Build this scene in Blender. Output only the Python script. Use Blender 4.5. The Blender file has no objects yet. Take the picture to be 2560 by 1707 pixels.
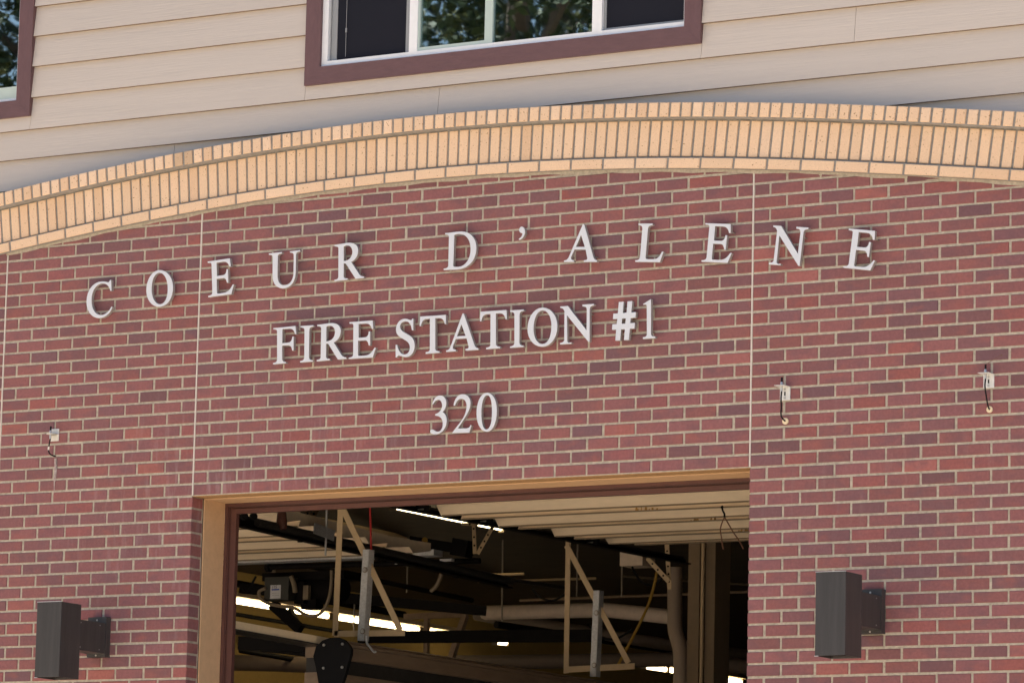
import bpy, bmesh, math, random
from mathutils import Vector, Matrix
random.seed(7)
sc = bpy.context.scene
COL = sc.collection
G = 4.58                       # the top of the door opening stands 4.58 m above the ground
def R(d): return math.radians(d)

# ------------------------------------------------------------------ camera (solved from the brick coursing)
CF = 10719.4916
CR = Vector((0.86029184, 0.50928688, 0.02290876)); CU = Vector((0.06021615, -0.14613427, 0.9874304)); CW = Vector((-0.50623311, 0.84809884, 0.15638541))
CP = Vector((14.31364697, -20.38406561, -2.97830871))
def ray(px, py): return CW + CR*((px-1280)/CF) - CU*((py-853.5)/CF)
def at(px, py, y):             # the point of the room at depth y behind the facade seen at a place in the photograph
    d = ray(px, py); return CP + d*((y-CP.y)/d.y)
def atx(px, py, x):
    d = ray(px, py); return CP + d*((x-CP.x)/d.x)

# ------------------------------------------------------------------ object helpers
def tag(o, label=None, cat=None, group=None, kind=None):
    if label: o['label'] = label
    if cat: o['category'] = cat
    if group: o['group'] = group
    if kind: o['kind'] = kind
    return o
def empty(name, loc, label=None, cat=None, group=None):
    o = bpy.data.objects.new(name, None); COL.objects.link(o); o.location = (loc[0], loc[1], loc[2]+G); o.empty_display_size = .1
    return tag(o, label, cat, group)
class MB:
    def __init__(s): s.v=[]; s.f=[]; s.c=[]; s.m=[]; s.col=(1,1,1)
    def face(s, pts, m=0):
        i=len(s.v); s.v += [tuple(p) for p in pts]; s.f.append(tuple(range(i,i+len(pts)))); s.c.append(s.col); s.m.append(m)
    def mesh(s, vs, fs, m=0):
        i=len(s.v); s.v += [tuple(p) for p in vs]
        for f in fs: s.f.append(tuple(i+k for k in f)); s.c.append(s.col); s.m.append(m)
    def box(s, a, b, m=0, ch=0):
        x0,y0,z0=a; x1,y1,z1=b
        if ch:      # chamfered toward -y
            vs=[(x0+ch,y0,z0+ch),(x1-ch,y0,z0+ch),(x1-ch,y0,z1-ch),(x0+ch,y0,z1-ch),
                (x0,y0+ch,z0),(x1,y0+ch,z0),(x1,y0+ch,z1),(x0,y0+ch,z1),
                (x0,y1,z0),(x1,y1,z0),(x1,y1,z1),(x0,y1,z1)]
            fs=[(0,1,2,3),(0,4,5,1),(1,5,6,2),(2,6,7,3),(3,7,4,0),(4,8,9,5),(5,9,10,6),(6,10,11,7),(7,11,8,4),(8,11,10,9)]
        else:
            vs=[(x0,y0,z0),(x1,y0,z0),(x1,y1,z0),(x0,y1,z0),(x0,y0,z1),(x1,y0,z1),(x1,y1,z1),(x0,y1,z1)]
            fs=[(0,1,5,4),(1,2,6,5),(2,3,7,6),(3,0,4,7),(4,5,6,7),(3,2,1,0)]
        s.mesh(vs, fs, m)
    def bar(s, a, b, w, h, up=(0,0,1), m=0):    # a straight bar of rectangular section
        a=Vector(a); b=Vector(b); d=(b-a).normalized(); up=Vector(up)
        x=d.cross(up)
        if x.length<1e-4: x=d.cross(Vector((0,1,0)))
        x.normalize(); z=x.cross(d).normalized()
        vs=[]
        for p in (a,b):
            for sx,sz in ((-1,-1),(1,-1),(1,1),(-1,1)): vs.append(p+x*(sx*w/2)+z*(sz*h/2))
        s.mesh(vs,[(0,1,5,4),(1,2,6,5),(2,3,7,6),(3,0,4,7),(3,2,1,0),(4,5,6,7)],m)
    def tube(s, pts, r, n=12, m=0, caps=True):
        pts=[Vector(p) for p in pts]; rings=[]; prev=None
        for i,p in enumerate(pts):
            d=(pts[min(i+1,len(pts)-1)]-pts[max(i-1,0)]).normalized()
            if prev is None:
                x=d.cross(Vector((0,0,1)))
                if x.length<1e-3: x=d.cross(Vector((0,1,0)))
            else: x=prev-d*prev.dot(d)
            x.normalize(); prev=x; y=d.cross(x)
            rr=r[i] if isinstance(r,(list,tuple)) else r
            rings.append([p+x*(math.cos(2*math.pi*k/n)*rr)+y*(math.sin(2*math.pi*k/n)*rr) for k in range(n)])
        vs=[v for q in rings for v in q]; fs=[]
        for i in range(len(rings)-1):
            for k in range(n): fs.append((i*n+k,i*n+(k+1)%n,(i+1)*n+(k+1)%n,(i+1)*n+k))
        if caps: fs.append(tuple(range(n-1,-1,-1))); fs.append(tuple(range((len(rings)-1)*n,len(rings)*n)))
        s.mesh(vs,fs,m)
    def prism(s, poly, y0, y1, m=0):      # polygon in x-z given counter-clockwise seen from -y, extruded in y
        n=len(poly); vs=[(x,y0,z) for x,z in poly]+[(x,y1,z) for x,z in poly]
        fs=[tuple(range(n)),tuple(range(2*n-1,n-1,-1))]+[(k,k+n,(k+1)%n+n,(k+1)%n) for k in range(n)]
        s.mesh(vs,fs,m)
    def build(s, name, mats, parent=None, smooth=False):
        me=bpy.data.meshes.new(name); me.from_pydata(s.v,[],s.f)
        if not isinstance(mats,(list,tuple)): mats=[mats]
        for q in mats: me.materials.append(q)
        me.polygons.foreach_set('material_index',s.m)
        at_=me.color_attributes.new('tint','FLOAT_COLOR','CORNER'); k=0; buf=[]
        for f,c in zip(s.f,s.c): buf += [c[0],c[1],c[2],1.0]*len(f)
        at_.data.foreach_set('color',buf)
        me.validate(); 
        bm=bmesh.new(); bm.from_mesh(me); bmesh.ops.recalc_face_normals(bm,faces=bm.faces); bm.to_mesh(me); bm.free()
        if smooth:
            me.polygons.foreach_set('use_smooth',[True]*len(me.polygons))
            try: me.set_sharp_from_angle(angle=R(40))
            except Exception: pass
        o=bpy.data.objects.new(name,me); COL.objects.link(o)
        if parent:
            o.parent=parent; root=parent
            w=Vector((0,0,0))
            while root: w+=Vector(root.location); root=root.parent
            for v in me.vertices: v.co = v.co + Vector((0,0,G)) - w
        else:
            for v in me.vertices: v.co.z += G
        return o
def origin_to(o, p):               # put a top-level mesh's origin at its own base
    p=Vector(p)+Vector((0,0,G))
    for v in o.data.vertices: v.co -= p
    o.location=p; return o
def copy_tree(o, parent=None):
    c=o.copy(); COL.objects.link(c); c.parent=parent
    for ch in o.children: copy_tree(ch,c)
    return c

# ------------------------------------------------------------------ materials
def mat(name, col, rough=.6, metal=0, noise=0, nscale=20, bump=0, bscale=200, tint=False, stretch=(1,1,1), spec=.5):
    m=bpy.data.materials.new(name); m.use_nodes=True; nt=m.node_tree; N=nt.nodes; L=nt.links
    b=N['Principled BSDF']; b.inputs['Roughness'].default_value=rough; b.inputs['Metallic'].default_value=metal
    b.inputs['Specular IOR Level'].default_value=spec
    tc=N.new('ShaderNodeTexCoord'); mp=N.new('ShaderNodeMapping'); mp.inputs['Scale'].default_value=stretch; L.new(tc.outputs['Object'],mp.inputs[0])
    src=None
    if tint:
        a=N.new('ShaderNodeVertexColor'); a.layer_name='tint'; src=a.outputs[0]
        mx=N.new('ShaderNodeMix'); mx.data_type='RGBA'; mx.blend_type='MULTIPLY'; mx.inputs[0].default_value=1
        L.new(src,mx.inputs[6]); mx.inputs[7].default_value=(*col,1); src=mx.outputs[2]
    if noise:
        t=N.new('ShaderNodeTexNoise'); t.inputs['Scale'].default_value=nscale; t.inputs['Detail'].default_value=6; t.inputs['Roughness'].default_value=.7; L.new(mp.outputs[0],t.inputs['Vector'])
        mr=N.new('ShaderNodeMapRange'); mr.inputs[1].default_value=.3; mr.inputs[2].default_value=.7; mr.inputs[3].default_value=1-noise; mr.inputs[4].default_value=1+noise; L.new(t.outputs['Fac'],mr.inputs[0])
        mx=N.new('ShaderNodeMix'); mx.data_type='RGBA'; mx.blend_type='MULTIPLY'; mx.inputs[0].default_value=1
        if src: L.new(src,mx.inputs[6])
        else: mx.inputs[6].default_value=(*col,1)
        L.new(mr.outputs[0],mx.inputs[7]); src=mx.outputs[2]
    if src: L.new(src,b.inputs['Base Color'])
    else: b.inputs['Base Color'].default_value=(*col,1)
    if bump:
        t=N.new('ShaderNodeTexNoise'); t.inputs['Scale'].default_value=bscale; t.inputs['Detail'].default_value=5; L.new(mp.outputs[0],t.inputs['Vector'])
        bp=N.new('ShaderNodeBump'); bp.inputs['Strength'].default_value=bump; bp.inputs['Distance'].default_value=.004; L.new(t.outputs['Fac'],bp.inputs['Height']); L.new(bp.outputs[0],b.inputs['Normal'])
    return m
def emit(name, col, st):
    m=bpy.data.materials.new(name); m.use_nodes=True; b=m.node_tree.nodes['Principled BSDF']
    b.inputs['Base Color'].default_value=(.8,.8,.8,1); b.inputs['Emission Color'].default_value=(*col,1); b.inputs['Emission Strength'].default_value=st
    return m
GLYPH={
'S':[[1073,2187,1142,2182,1163,1517,1065,1523,1045,1626,1015,1728,973,1824,918,1910,846,1980,757,2029,646,2053,552,2052,470,2038,399,2010,343,1970,302,1919,277,1857,270,1786,277,1727,293,1672,320,1620,357,1572,405,1526,465,1482,538,1439,955,1204,1038,1146,1109,1077,1168,999,1215,913,1249,819,1271,719,1280,613,1270,463,1230,329,1164,212,1074,118,963,49,832,8,686,0,602,10,526,27,458,48,395,70,338,91,284,107,233,115,203,114,179,108,160,97,145,83,134,65,126,45,121,22,26,28,3,745,111,738,144,609,191,490,251,384,324,295,409,225,507,179,617,158,704,162,780,184,843,224,893,280,930,351,954,435,963,533,956,599,937,665,908,729,867,790,816,847,754,900,681,946,316,1155,233,1210,163,1268,106,1330,61,1396,29,1468,9,1544,0,1627,12,1771,53,1900,121,2010,212,2099,320,2163,444,2200,577,2207,655,2199,723,2185,782,2167,835,2149,882,2131,925,2116,965,2106,995,2109,1019,2117,1037,2128,1052,2142,1062,2157,1069,2172]],
'T':[[22,2156,1727,2146,1761,1624,1680,1623,1652,1709,1617,1785,1575,1851,1523,1905,1460,1947,1387,1976,1300,1991,1033,1993,1087,236,1099,197,1123,165,1156,139,1199,120,1248,106,1304,98,1365,94,1368,5,453,0,450,88,515,94,573,102,623,113,665,131,696,156,716,190,723,236,685,1993,448,1993,367,1985,297,1963,239,1927,190,1875,149,1807,116,1720,89,1613,0,1615]],
'A':[[1023,2118,1064,2139,1115,2117,1865,282,1890,234,1917,193,1948,159,1982,132,2022,113,2067,100,2120,94,2128,0,1286,4,1277,98,1346,102,1401,110,1443,125,1470,145,1484,174,1484,211,1471,258,1330,701,620,705,441,303,434,254,436,211,450,173,477,142,516,119,569,103,638,96,646,7,7,10,0,91,65,99,119,113,164,133,201,160,233,195,262,238,289,291],[969,1522,693,853,1265,849]],
'L':[[0,2136,894,2148,904,2055,823,2046,758,2030,708,2006,671,1973,647,1928,634,1870,631,1798,653,282,658,242,671,211,690,188,715,172,747,163,783,158,826,158,1171,164,1272,177,1358,207,1433,253,1497,315,1553,392,1603,484,1650,591,1749,588,1584,7,29,0,20,80,92,87,151,99,200,117,239,142,268,176,288,220,301,276,279,1794,274,1870,258,1931,232,1977,194,2011,145,2034,83,2049,9,2056]],
'E':[[0,2136,1576,2138,1632,1654,1527,1654,1502,1734,1464,1806,1414,1869,1351,1920,1278,1960,1194,1985,1100,1995,626,1992,656,1194,1120,1197,1177,1214,1224,1240,1262,1276,1291,1322,1311,1378,1324,1442,1328,1516,1433,1513,1447,716,1356,714,1337,786,1312,852,1280,911,1241,959,1196,994,1144,1016,1085,1022,626,1022,644,238,649,205,659,180,672,162,689,150,709,143,732,140,759,139,1119,140,1248,151,1358,178,1453,222,1535,282,1610,358,1681,449,1752,556,1844,549,1650,0,26,7,20,81,97,85,162,95,217,114,260,140,291,174,310,217,317,269,275,1927,268,1967,253,1999,229,2023,194,2040,148,2049,88,2052,15,2048]],
'N':[[0,2137,485,2136,1717,687,1708,1865,1696,1916,1676,1958,1648,1990,1610,2014,1560,2032,1499,2044,1424,2051,1416,2146,2147,2145,2153,2062,2079,2051,2019,2036,1973,2014,1937,1988,1913,1956,1897,1918,1889,1876,1923,44,1847,40,447,1610,495,177,503,137,520,107,548,85,585,71,635,65,696,67,771,75,765,0,36,4,40,88,107,93,165,104,212,121,250,144,278,171,295,203,302,239,277,1854,245,1911,213,1957,179,1994,142,2022,101,2041,56,2052,5,2056]],
'#':[[404,2159,703,2157,664,1533,907,1539,949,2159,1250,2156,1200,1534,1489,1526,1468,1222,1167,1213,1146,933,1435,933,1418,618,1124,619,1086,0,769,9,815,620,569,618,531,6,225,18,267,630,0,636,21,941,292,941,325,1224,47,1232,68,1529,351,1529],[624,1219,602,932,840,935,862,1222]],
'1':[[496,2190,536,254,543,207,561,168,590,139,629,118,678,104,736,98,803,98,805,0,36,5,34,93,101,98,156,107,200,122,234,144,258,175,273,217,279,270,240,1797,231,1838,216,1871,193,1896,163,1912,124,1919,75,1917,17,1906,0,1942]],
'O':[[955,2211,1181,2168,1385,2073,1562,1935,1709,1761,1821,1558,1894,1333,1923,1094,1906,842,1843,608,1739,401,1597,229,1419,99,1209,20,970,0,732,42,523,134,345,267,202,434,95,626,27,835,0,1055,19,1328,86,1579,196,1798,343,1979,522,2113,728,2193],[959,2051,1100,2016,1224,1941,1330,1831,1416,1691,1481,1528,1523,1347,1541,1154,1534,907,1502,688,1444,501,1363,349,1259,238,1133,171,987,152,839,184,710,258,601,368,513,508,447,672,405,854,387,1048,394,1273,427,1485,485,1675,567,1835,674,1956,805,2031]],
'I':[[0,2124,890,2115,905,2042,822,2035,755,2022,702,2001,663,1970,638,1925,624,1865,622,1786,652,289,664,229,686,181,716,144,757,116,806,96,865,84,933,77,936,5,54,0,51,77,127,87,189,100,238,118,276,143,303,178,320,224,330,283,292,1807,289,1876,273,1930,244,1971,203,2002,150,2023,83,2037,3,2047]],
'F':[[0,2117,1532,2151,1611,1681,1519,1676,1489,1772,1448,1850,1397,1912,1337,1958,1269,1991,1192,2012,1109,2022,636,2026,649,1197,1047,1209,1121,1216,1185,1236,1239,1269,1281,1315,1313,1375,1333,1451,1341,1542,1433,1537,1450,735,1359,730,1343,815,1319,886,1285,942,1242,986,1190,1018,1127,1040,1053,1053,654,1057,683,289,689,233,704,188,728,153,763,126,811,107,872,95,948,88,951,15,62,0,59,78,138,87,203,101,254,120,292,149,317,188,330,241,333,310,274,1867,267,1926,250,1972,223,2006,185,2030,136,2045,75,2052,2,2055]],
'R':[[0,2123,157,2127,317,2136,477,2147,633,2157,783,2164,924,2166,1052,2160,1202,2130,1330,2084,1434,2022,1516,1948,1575,1862,1612,1768,1625,1667,1616,1535,1583,1416,1531,1309,1461,1216,1375,1137,1277,1073,1168,1023,1682,323,1717,273,1754,230,1796,194,1844,164,1902,139,1971,120,2055,105,2056,24,1485,19,809,946,795,958,778,967,758,975,736,981,712,984,683,986,652,987,667,221,679,184,700,155,731,132,770,116,817,104,872,96,936,91,937,16,37,0,35,81,106,84,165,93,212,106,249,127,275,155,292,192,299,238,279,1865,272,1912,259,1951,236,1982,201,2006,152,2024,86,2037,2,2045],[632,1968,661,1987,695,2001,733,2011,773,2017,815,2020,857,2020,898,2017,986,1993,1060,1955,1122,1903,1170,1841,1205,1770,1227,1691,1235,1607,1220,1491,1183,1387,1124,1296,1041,1221,935,1165,804,1131,649,1121]],
'U':[[0,2167,906,2157,906,2067,830,2068,768,2063,718,2053,679,2035,651,2010,633,1977,624,1935,596,880,605,707,632,560,677,437,740,339,821,264,918,212,1033,183,1199,183,1344,218,1466,286,1564,383,1638,505,1688,650,1712,814,1728,1869,1722,1917,1708,1957,1686,1991,1652,2017,1606,2038,1544,2054,1464,2066,1464,2128,2165,2132,2165,2051,2084,2051,2020,2042,1971,2025,1934,2000,1909,1967,1894,1926,1888,1878,1861,852,1833,624,1766,426,1664,262,1529,135,1366,46,1178,1,969,0,778,43,617,119,485,224,382,353,309,502,265,664,250,835,266,1893,261,1946,249,1989,227,2024,194,2050,147,2070,83,2084,0,2094]],
'D':[[0,2134,152,2135,307,2142,463,2152,621,2162,782,2170,946,2173,1114,2169,1364,2131,1581,2046,1764,1922,1910,1765,2020,1582,2092,1380,2124,1165,2103,877,2022,624,1886,408,1699,233,1463,105,1184,26,864,0,17,14,12,92,91,96,157,105,211,121,254,142,284,171,302,206,309,249,269,1864,263,1916,248,1958,225,1991,190,2016,143,2035,81,2050,4,2060],[616,1981,645,1999,682,2014,729,2025,783,2033,843,2038,909,2039,980,2037,1164,2001,1326,1928,1464,1821,1576,1683,1662,1520,1719,1336,1746,1134,1734,895,1683,683,1598,500,1481,352,1336,241,1164,171,969,146,880,150,806,155,746,163,700,174,668,187,648,203,641,222]],
"'":[[162,747,216,734,263,708,303,673,336,628,362,575,380,515,389,450,385,362,365,278,329,200,279,130,214,72,134,27,41,0,9,57,68,89,118,125,159,165,191,209,214,259,227,314,231,375,176,384,126,401,83,426,48,456,22,491,5,529,0,570,5,610,17,648,35,681,60,709,90,730,124,743]],
'C':[[1781,2176,1866,2174,1867,1512,1769,1524,1733,1657,1682,1770,1617,1863,1537,1939,1445,1999,1341,2042,1225,2070,1030,2070,855,2021,702,1926,575,1793,476,1627,409,1433,377,1217,379,991,411,786,473,605,563,451,678,327,819,236,983,179,1126,167,1259,181,1384,219,1500,278,1607,355,1707,450,1799,558,1869,520,1776,369,1660,242,1526,140,1376,64,1213,17,1041,0,861,15,639,79,444,185,281,328,152,502,60,701,8,919,0,1150,47,1437,147,1687,295,1894,483,2053,706,2158,958,2205,1232,2188,1310,2172,1381,2154,1446,2134,1505,2115,1556,2096,1600,2081,1638,2069,1669,2067,1695,2073,1718,2086,1737,2104,1753,2126,1768,2150]],
'3':[[81,1733,123,1853,177,1958,242,2045,317,2114,401,2164,493,2192,594,2198,702,2180,795,2140,872,2082,933,2011,978,1930,1006,1842,1017,1752,1012,1656,995,1567,968,1486,932,1413,888,1350,839,1296,784,1254,860,1204,924,1145,977,1077,1018,1000,1048,916,1067,825,1075,728,1053,548,997,389,909,252,795,142,659,61,504,12,336,0,249,11,174,31,111,57,62,89,26,125,6,163,0,202,8,234,25,259,48,278,77,289,109,294,143,292,179,282,229,256,276,229,320,204,363,181,405,162,449,149,494,143,589,156,668,194,729,252,775,328,804,418,818,518,816,625,797,730,758,823,699,903,624,970,532,1021,425,1057,303,1074,301,1151,411,1183,508,1229,591,1289,658,1360,708,1441,738,1531,746,1627,734,1712,709,1785,674,1847,632,1896,583,1932,532,1954,479,1962,418,1957,360,1940,307,1914,259,1878,216,1835,179,1785,148,1729]],
'2':[[57,1583,77,1724,122,1856,190,1973,279,2071,388,2145,514,2190,657,2200,786,2175,898,2128,991,2061,1065,1979,1120,1885,1154,1782,1168,1675,1158,1550,1136,1434,1101,1326,1057,1224,1004,1128,945,1037,880,949,377,269,927,248,991,253,1044,264,1088,282,1124,308,1155,340,1181,379,1203,424,1263,407,1135,0,0,29,129,179,251,316,368,443,479,566,584,689,682,817,773,955,813,1042,847,1129,873,1216,893,1301,906,1386,912,1469,911,1549,898,1644,869,1727,826,1799,772,1857,707,1902,635,1931,557,1944,479,1939,407,1918,341,1880,282,1826,231,1757,187,1674,151,1578]],
'0':[[670,2205,827,2169,966,2086,1085,1962,1182,1802,1256,1610,1304,1393,1325,1154,1316,871,1277,619,1209,403,1114,228,995,99,853,21,691,0,528,40,382,127,256,256,153,421,74,614,22,830,0,1062,9,1338,52,1586,125,1801,226,1976,353,2106,502,2184],[674,2071,763,2042,837,1971,897,1862,944,1716,978,1535,1001,1322,1013,1078,1011,836,992,626,957,450,905,311,839,210,757,150,661,133,575,161,502,230,440,338,390,482,353,660,327,872,314,1115,321,1358,346,1569,387,1747,441,1889,508,1991,586,2053]],
}
M={}
M['brick']=mat('red_brick',(1,1,1),.85,noise=.16,nscale=55,bump=.5,bscale=260,tint=True)
# within one brick the clay drifts from red to purple; pale lime bloom and streaks near the door head
_nt=M['brick'].node_tree; _b=_nt.nodes['Principled BSDF']; _s=_b.inputs['Base Color'].links[0].from_socket
_tc=_nt.nodes.new('ShaderNodeTexCoord')
def _noise(scale,stretch,lo,hi,amt):
    mp=_nt.nodes.new('ShaderNodeMapping'); mp.inputs['Scale'].default_value=stretch; _nt.links.new(_tc.outputs['Object'],mp.inputs[0])
    t=_nt.nodes.new('ShaderNodeTexNoise'); t.inputs['Scale'].default_value=scale; t.inputs['Detail'].default_value=4; _nt.links.new(mp.outputs[0],t.inputs['Vector'])
    r=_nt.nodes.new('ShaderNodeMapRange'); r.inputs[1].default_value=lo; r.inputs[2].default_value=hi; r.inputs[4].default_value=amt; _nt.links.new(t.outputs['Fac'],r.inputs[0]); return r.outputs[0]
def _mix(f,s,col):
    m=_nt.nodes.new('ShaderNodeMix'); m.data_type='RGBA'; _nt.links.new(f,m.inputs[0]); _nt.links.new(s,m.inputs[6]); m.inputs[7].default_value=(*col,1); return m.outputs[2]
_s=_mix(_noise(8,(1,1,1.6),.48,.72,.62),_s,(.165,.082,.092))
_s=_mix(_noise(7.3,(1,1,1.8),.56,.75,.55),_s,(.33,.105,.085))
_f=_noise(9,(3,1,.35),.54,.80,.34)
_sx=_nt.nodes.new('ShaderNodeSeparateXYZ'); _nt.links.new(_tc.outputs['Object'],_sx.inputs[0])
_z=_nt.nodes.new('ShaderNodeMapRange'); _z.inputs[1].default_value=G+.75; _z.inputs[2].default_value=G+.05; _nt.links.new(_sx.outputs['Z'],_z.inputs[0])
_z2=_nt.nodes.new('ShaderNodeMapRange'); _z2.inputs[1].default_value=G-1.2; _z2.inputs[2].default_value=G-.1; _nt.links.new(_sx.outputs['Z'],_z2.inputs[0])
_m1=_nt.nodes.new('ShaderNodeMath'); _m1.operation='MULTIPLY'; _nt.links.new(_z.outputs[0],_m1.inputs[0]); _nt.links.new(_z2.outputs[0],_m1.inputs[1])
_m2=_nt.nodes.new('ShaderNodeMath'); _m2.operation='MULTIPLY'; _nt.links.new(_m1.outputs[0],_m2.inputs[0]); _nt.links.new(_f,_m2.inputs[1])
_xa=_nt.nodes.new('ShaderNodeMath'); _xa.operation='ADD'; _xa.inputs[1].default_value=1.45; _nt.links.new(_sx.outputs['X'],_xa.inputs[0])
_xb=_nt.nodes.new('ShaderNodeMath'); _xb.operation='ABSOLUTE'; _nt.links.new(_xa.outputs[0],_xb.inputs[0])
_xc=_nt.nodes.new('ShaderNodeMapRange'); _xc.inputs[1].default_value=1.6; _xc.inputs[2].default_value=.35; _xc.inputs[3].default_value=.18; _nt.links.new(_xb.outputs[0],_xc.inputs[0])
_m3=_nt.nodes.new('ShaderNodeMath'); _m3.operation='MULTIPLY'; _nt.links.new(_m2.outputs[0],_m3.inputs[0]); _nt.links.new(_xc.outputs[0],_m3.inputs[1])
_s=_mix(_m3.outputs[0],_s,(.62,.52,.52))
_s=_mix(_noise(120,(1,1,1),.70,.76,.5),_s,(.55,.38,.34))
_nt.links.new(_s,_b.inputs['Base Color'])
M['mortar']=mat('mortar',(.445,.39,.31),.95,noise=.28,nscale=38,bump=.6,bscale=300)
M['cream']=mat('cream_brick',(1,1,1),.85,noise=.10,nscale=150,bump=.4,bscale=300,tint=True)
_nt=M['cream'].node_tree; _b=_nt.nodes['Principled BSDF']; _s=_b.inputs['Base Color'].links[0].from_socket
_v=_nt.nodes.new('ShaderNodeTexNoise'); _v.inputs['Scale'].default_value=95; _v.inputs['Detail'].default_value=2
_tc=_nt.nodes.new('ShaderNodeTexCoord'); _nt.links.new(_tc.outputs['Object'],_v.inputs['Vector'])
_r=_nt.nodes.new('ShaderNodeMapRange'); _r.inputs[1].default_value=.66; _r.inputs[2].default_value=.72; _nt.links.new(_v.outputs['Fac'],_r.inputs[0])
_m=_nt.nodes.new('ShaderNodeMix'); _m.data_type='RGBA'; _nt.links.new(_r.outputs[0],_m.inputs[0]); _nt.links.new(_s,_m.inputs[6]); _m.inputs[7].default_value=(.30,.15,.07,1); _nt.links.new(_m.outputs[2],_b.inputs['Base Color'])
M['amortar']=mat('grey_mortar',(.29,.275,.255),.95,noise=.25,nscale=40,bump=.5)
M['seal']=mat('sealant',(.62,.56,.50),.7,noise=.08)
M['siding']=mat('painted_siding',(1,1,1),.62,noise=.03,nscale=9,bump=.5,bscale=45,tint=True,stretch=(.10,1,2.2),spec=.3)
M['trim']=mat('plum_trim_paint',(.138,.070,.073),.55,noise=.12,nscale=30,bump=.6,bscale=70,stretch=(.3,1,1))
M['trimv']=mat('plum_trim_paint_upright',(.138,.070,.073),.55,noise=.12,nscale=30,bump=.6,bscale=70,stretch=(1,1,.3))
M['vinyl']=mat('white_vinyl',(.87,.88,.90),.4,noise=.03)
M['sash']=mat('grey_sash',(.30,.31,.32),.5)
M['greens']=mat('tinted_sash',(.50,.60,.56),.5)
M['screen']=mat('insect_screen',(.017,.018,.026),.9,noise=.1,nscale=300,spec=.12)
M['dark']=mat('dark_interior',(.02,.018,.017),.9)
M['tanpaint']=mat('tan_painted_block',(.60,.385,.215),.8,noise=.07,nscale=20,bump=.25,bscale=120)
M['lintel']=mat('weathered_lintel_paint',(.40,.23,.10),.8,noise=.25,nscale=40)
M['dframe']=mat('plum_steel',(.095,.040,.033),.42,noise=.12,nscale=14)
M['letter']=mat('white_letter_paint',(.67,.695,.745),.38,noise=.02,nscale=40)
M['letters']=mat('grey_letter_return',(.33,.30,.285),.6,noise=.15,nscale=60)
M['stud']=mat('galvanised_stud',(.30,.26,.22),.5,metal=.5)
M['bronze']=mat('bronze_lamp_paint',(.046,.043,.043),.40,noise=.25,nscale=25,bump=.05,stretch=(1,1,.08))
M['screw']=mat('screw_steel',(.6,.58,.55),.35,metal=.8)
M['galv']=mat('galvanised_steel',(.56,.57,.58),.5,metal=.35,noise=.18,nscale=60)
M['white']=mat('white_plate',(.74,.72,.66),.5,noise=.08,nscale=60)
M['ivory']=mat('ivory_plastic',(.80,.66,.44),.5)
M['rubber']=mat('black_rubber',(.008,.008,.009),.7,spec=.15)
M['black']=mat('black_steel',(.006,.005,.005),.7,noise=.3,nscale=15,spec=.12)
M['chan']=mat('cream_channel',(.85,.68,.45),.6,noise=.06)
M['wire']=mat('copper_wire',(.16,.07,.04),.5)
M['door']=mat('cream_door_steel',(.80,.66,.48),.6,noise=.10,nscale=9,bump=.05,stretch=(.3,1,1))
M['rust']=mat('rust_stain',(.42,.24,.08),.8,noise=.3,nscale=40)
M['beige']=mat('beige_paint',(.54,.40,.235),.6,noise=.06)
M['zinc']=mat('zinc_bracket',(.72,.73,.72),.45,metal=.15,noise=.12,nscale=50)
M['alu']=mat('dull_aluminium',(.36,.26,.18),.45,metal=.4,noise=.15,nscale=20,stretch=(1,.2,1))
M['alu2']=mat('dark_aluminium',(.06,.055,.05),.45,metal=.4,noise=.2,nscale=20)
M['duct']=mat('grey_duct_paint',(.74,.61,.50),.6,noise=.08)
M['dimduct']=mat('dim_duct_paint',(.11,.083,.066),.7,noise=.1)  # darker copy of the duct paint: their dimness is put into the colour
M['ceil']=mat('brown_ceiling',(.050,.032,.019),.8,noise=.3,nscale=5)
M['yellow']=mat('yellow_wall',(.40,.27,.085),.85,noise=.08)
M['conduit']=mat('flexible_conduit',(.22,.17,.11),.6)
M['red']=mat('red_cord',(.45,.02,.02),.6)
M['yrope']=mat('yellow_rope',(.35,.2,.02),.7)
M['opbox']=mat('dark_green_grey_box',(.045,.045,.038),.5)
M['paper']=mat('paper_label',(.6,.6,.62),.7)
M['blueink']=mat('blue_ink',(.03,.07,.4),.6)
M['darkink']=mat('dark_ink',(.03,.03,.04),.6)
M['tube']=emit('lit_tube',(1,.80,.46),5)
M['asphalt']=mat('asphalt',(.16,.15,.14),.9,noise=.2,nscale=3)
M['conc']=mat('concrete',(.60,.50,.385),.9,noise=.12,nscale=2)
M['roofm']=mat('roof_shingle',(.12,.1,.09),.9)
# glass: part mirror, part see-through
def glass(name,fac,tint):
    m=bpy.data.materials.new(name); m.use_nodes=True; nt=m.node_tree; nt.nodes.clear()
    o=nt.nodes.new('ShaderNodeOutputMaterial'); mx=nt.nodes.new('ShaderNodeMixShader'); a=nt.nodes.new('ShaderNodeBsdfTransparent'); g=nt.nodes.new('ShaderNodeBsdfGlossy')
    a.inputs[0].default_value=(*tint,1); g.inputs['Roughness'].default_value=.012; g.inputs[0].default_value=(.80,.92,.96,1)
    tn=nt.nodes.new('ShaderNodeTexNoise'); tn.inputs['Scale'].default_value=2.2; bp=nt.nodes.new('ShaderNodeBump'); bp.inputs['Strength'].default_value=.008; bp.inputs['Distance'].default_value=.05
    tc=nt.nodes.new('ShaderNodeTexCoord'); nt.links.new(tc.outputs['Object'],tn.inputs['Vector']); nt.links.new(tn.outputs['Fac'],bp.inputs['Height']); nt.links.new(bp.outputs[0],g.inputs['Normal'])
    mx.inputs[0].default_value=fac; nt.links.new(a.outputs[0],mx.inputs[1]); nt.links.new(g.outputs[0],mx.inputs[2]); nt.links.new(mx.outputs[0],o.inputs[0]); return m
M['glass']=glass('coated_glass',.42,(.5,.64,.58))

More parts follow.
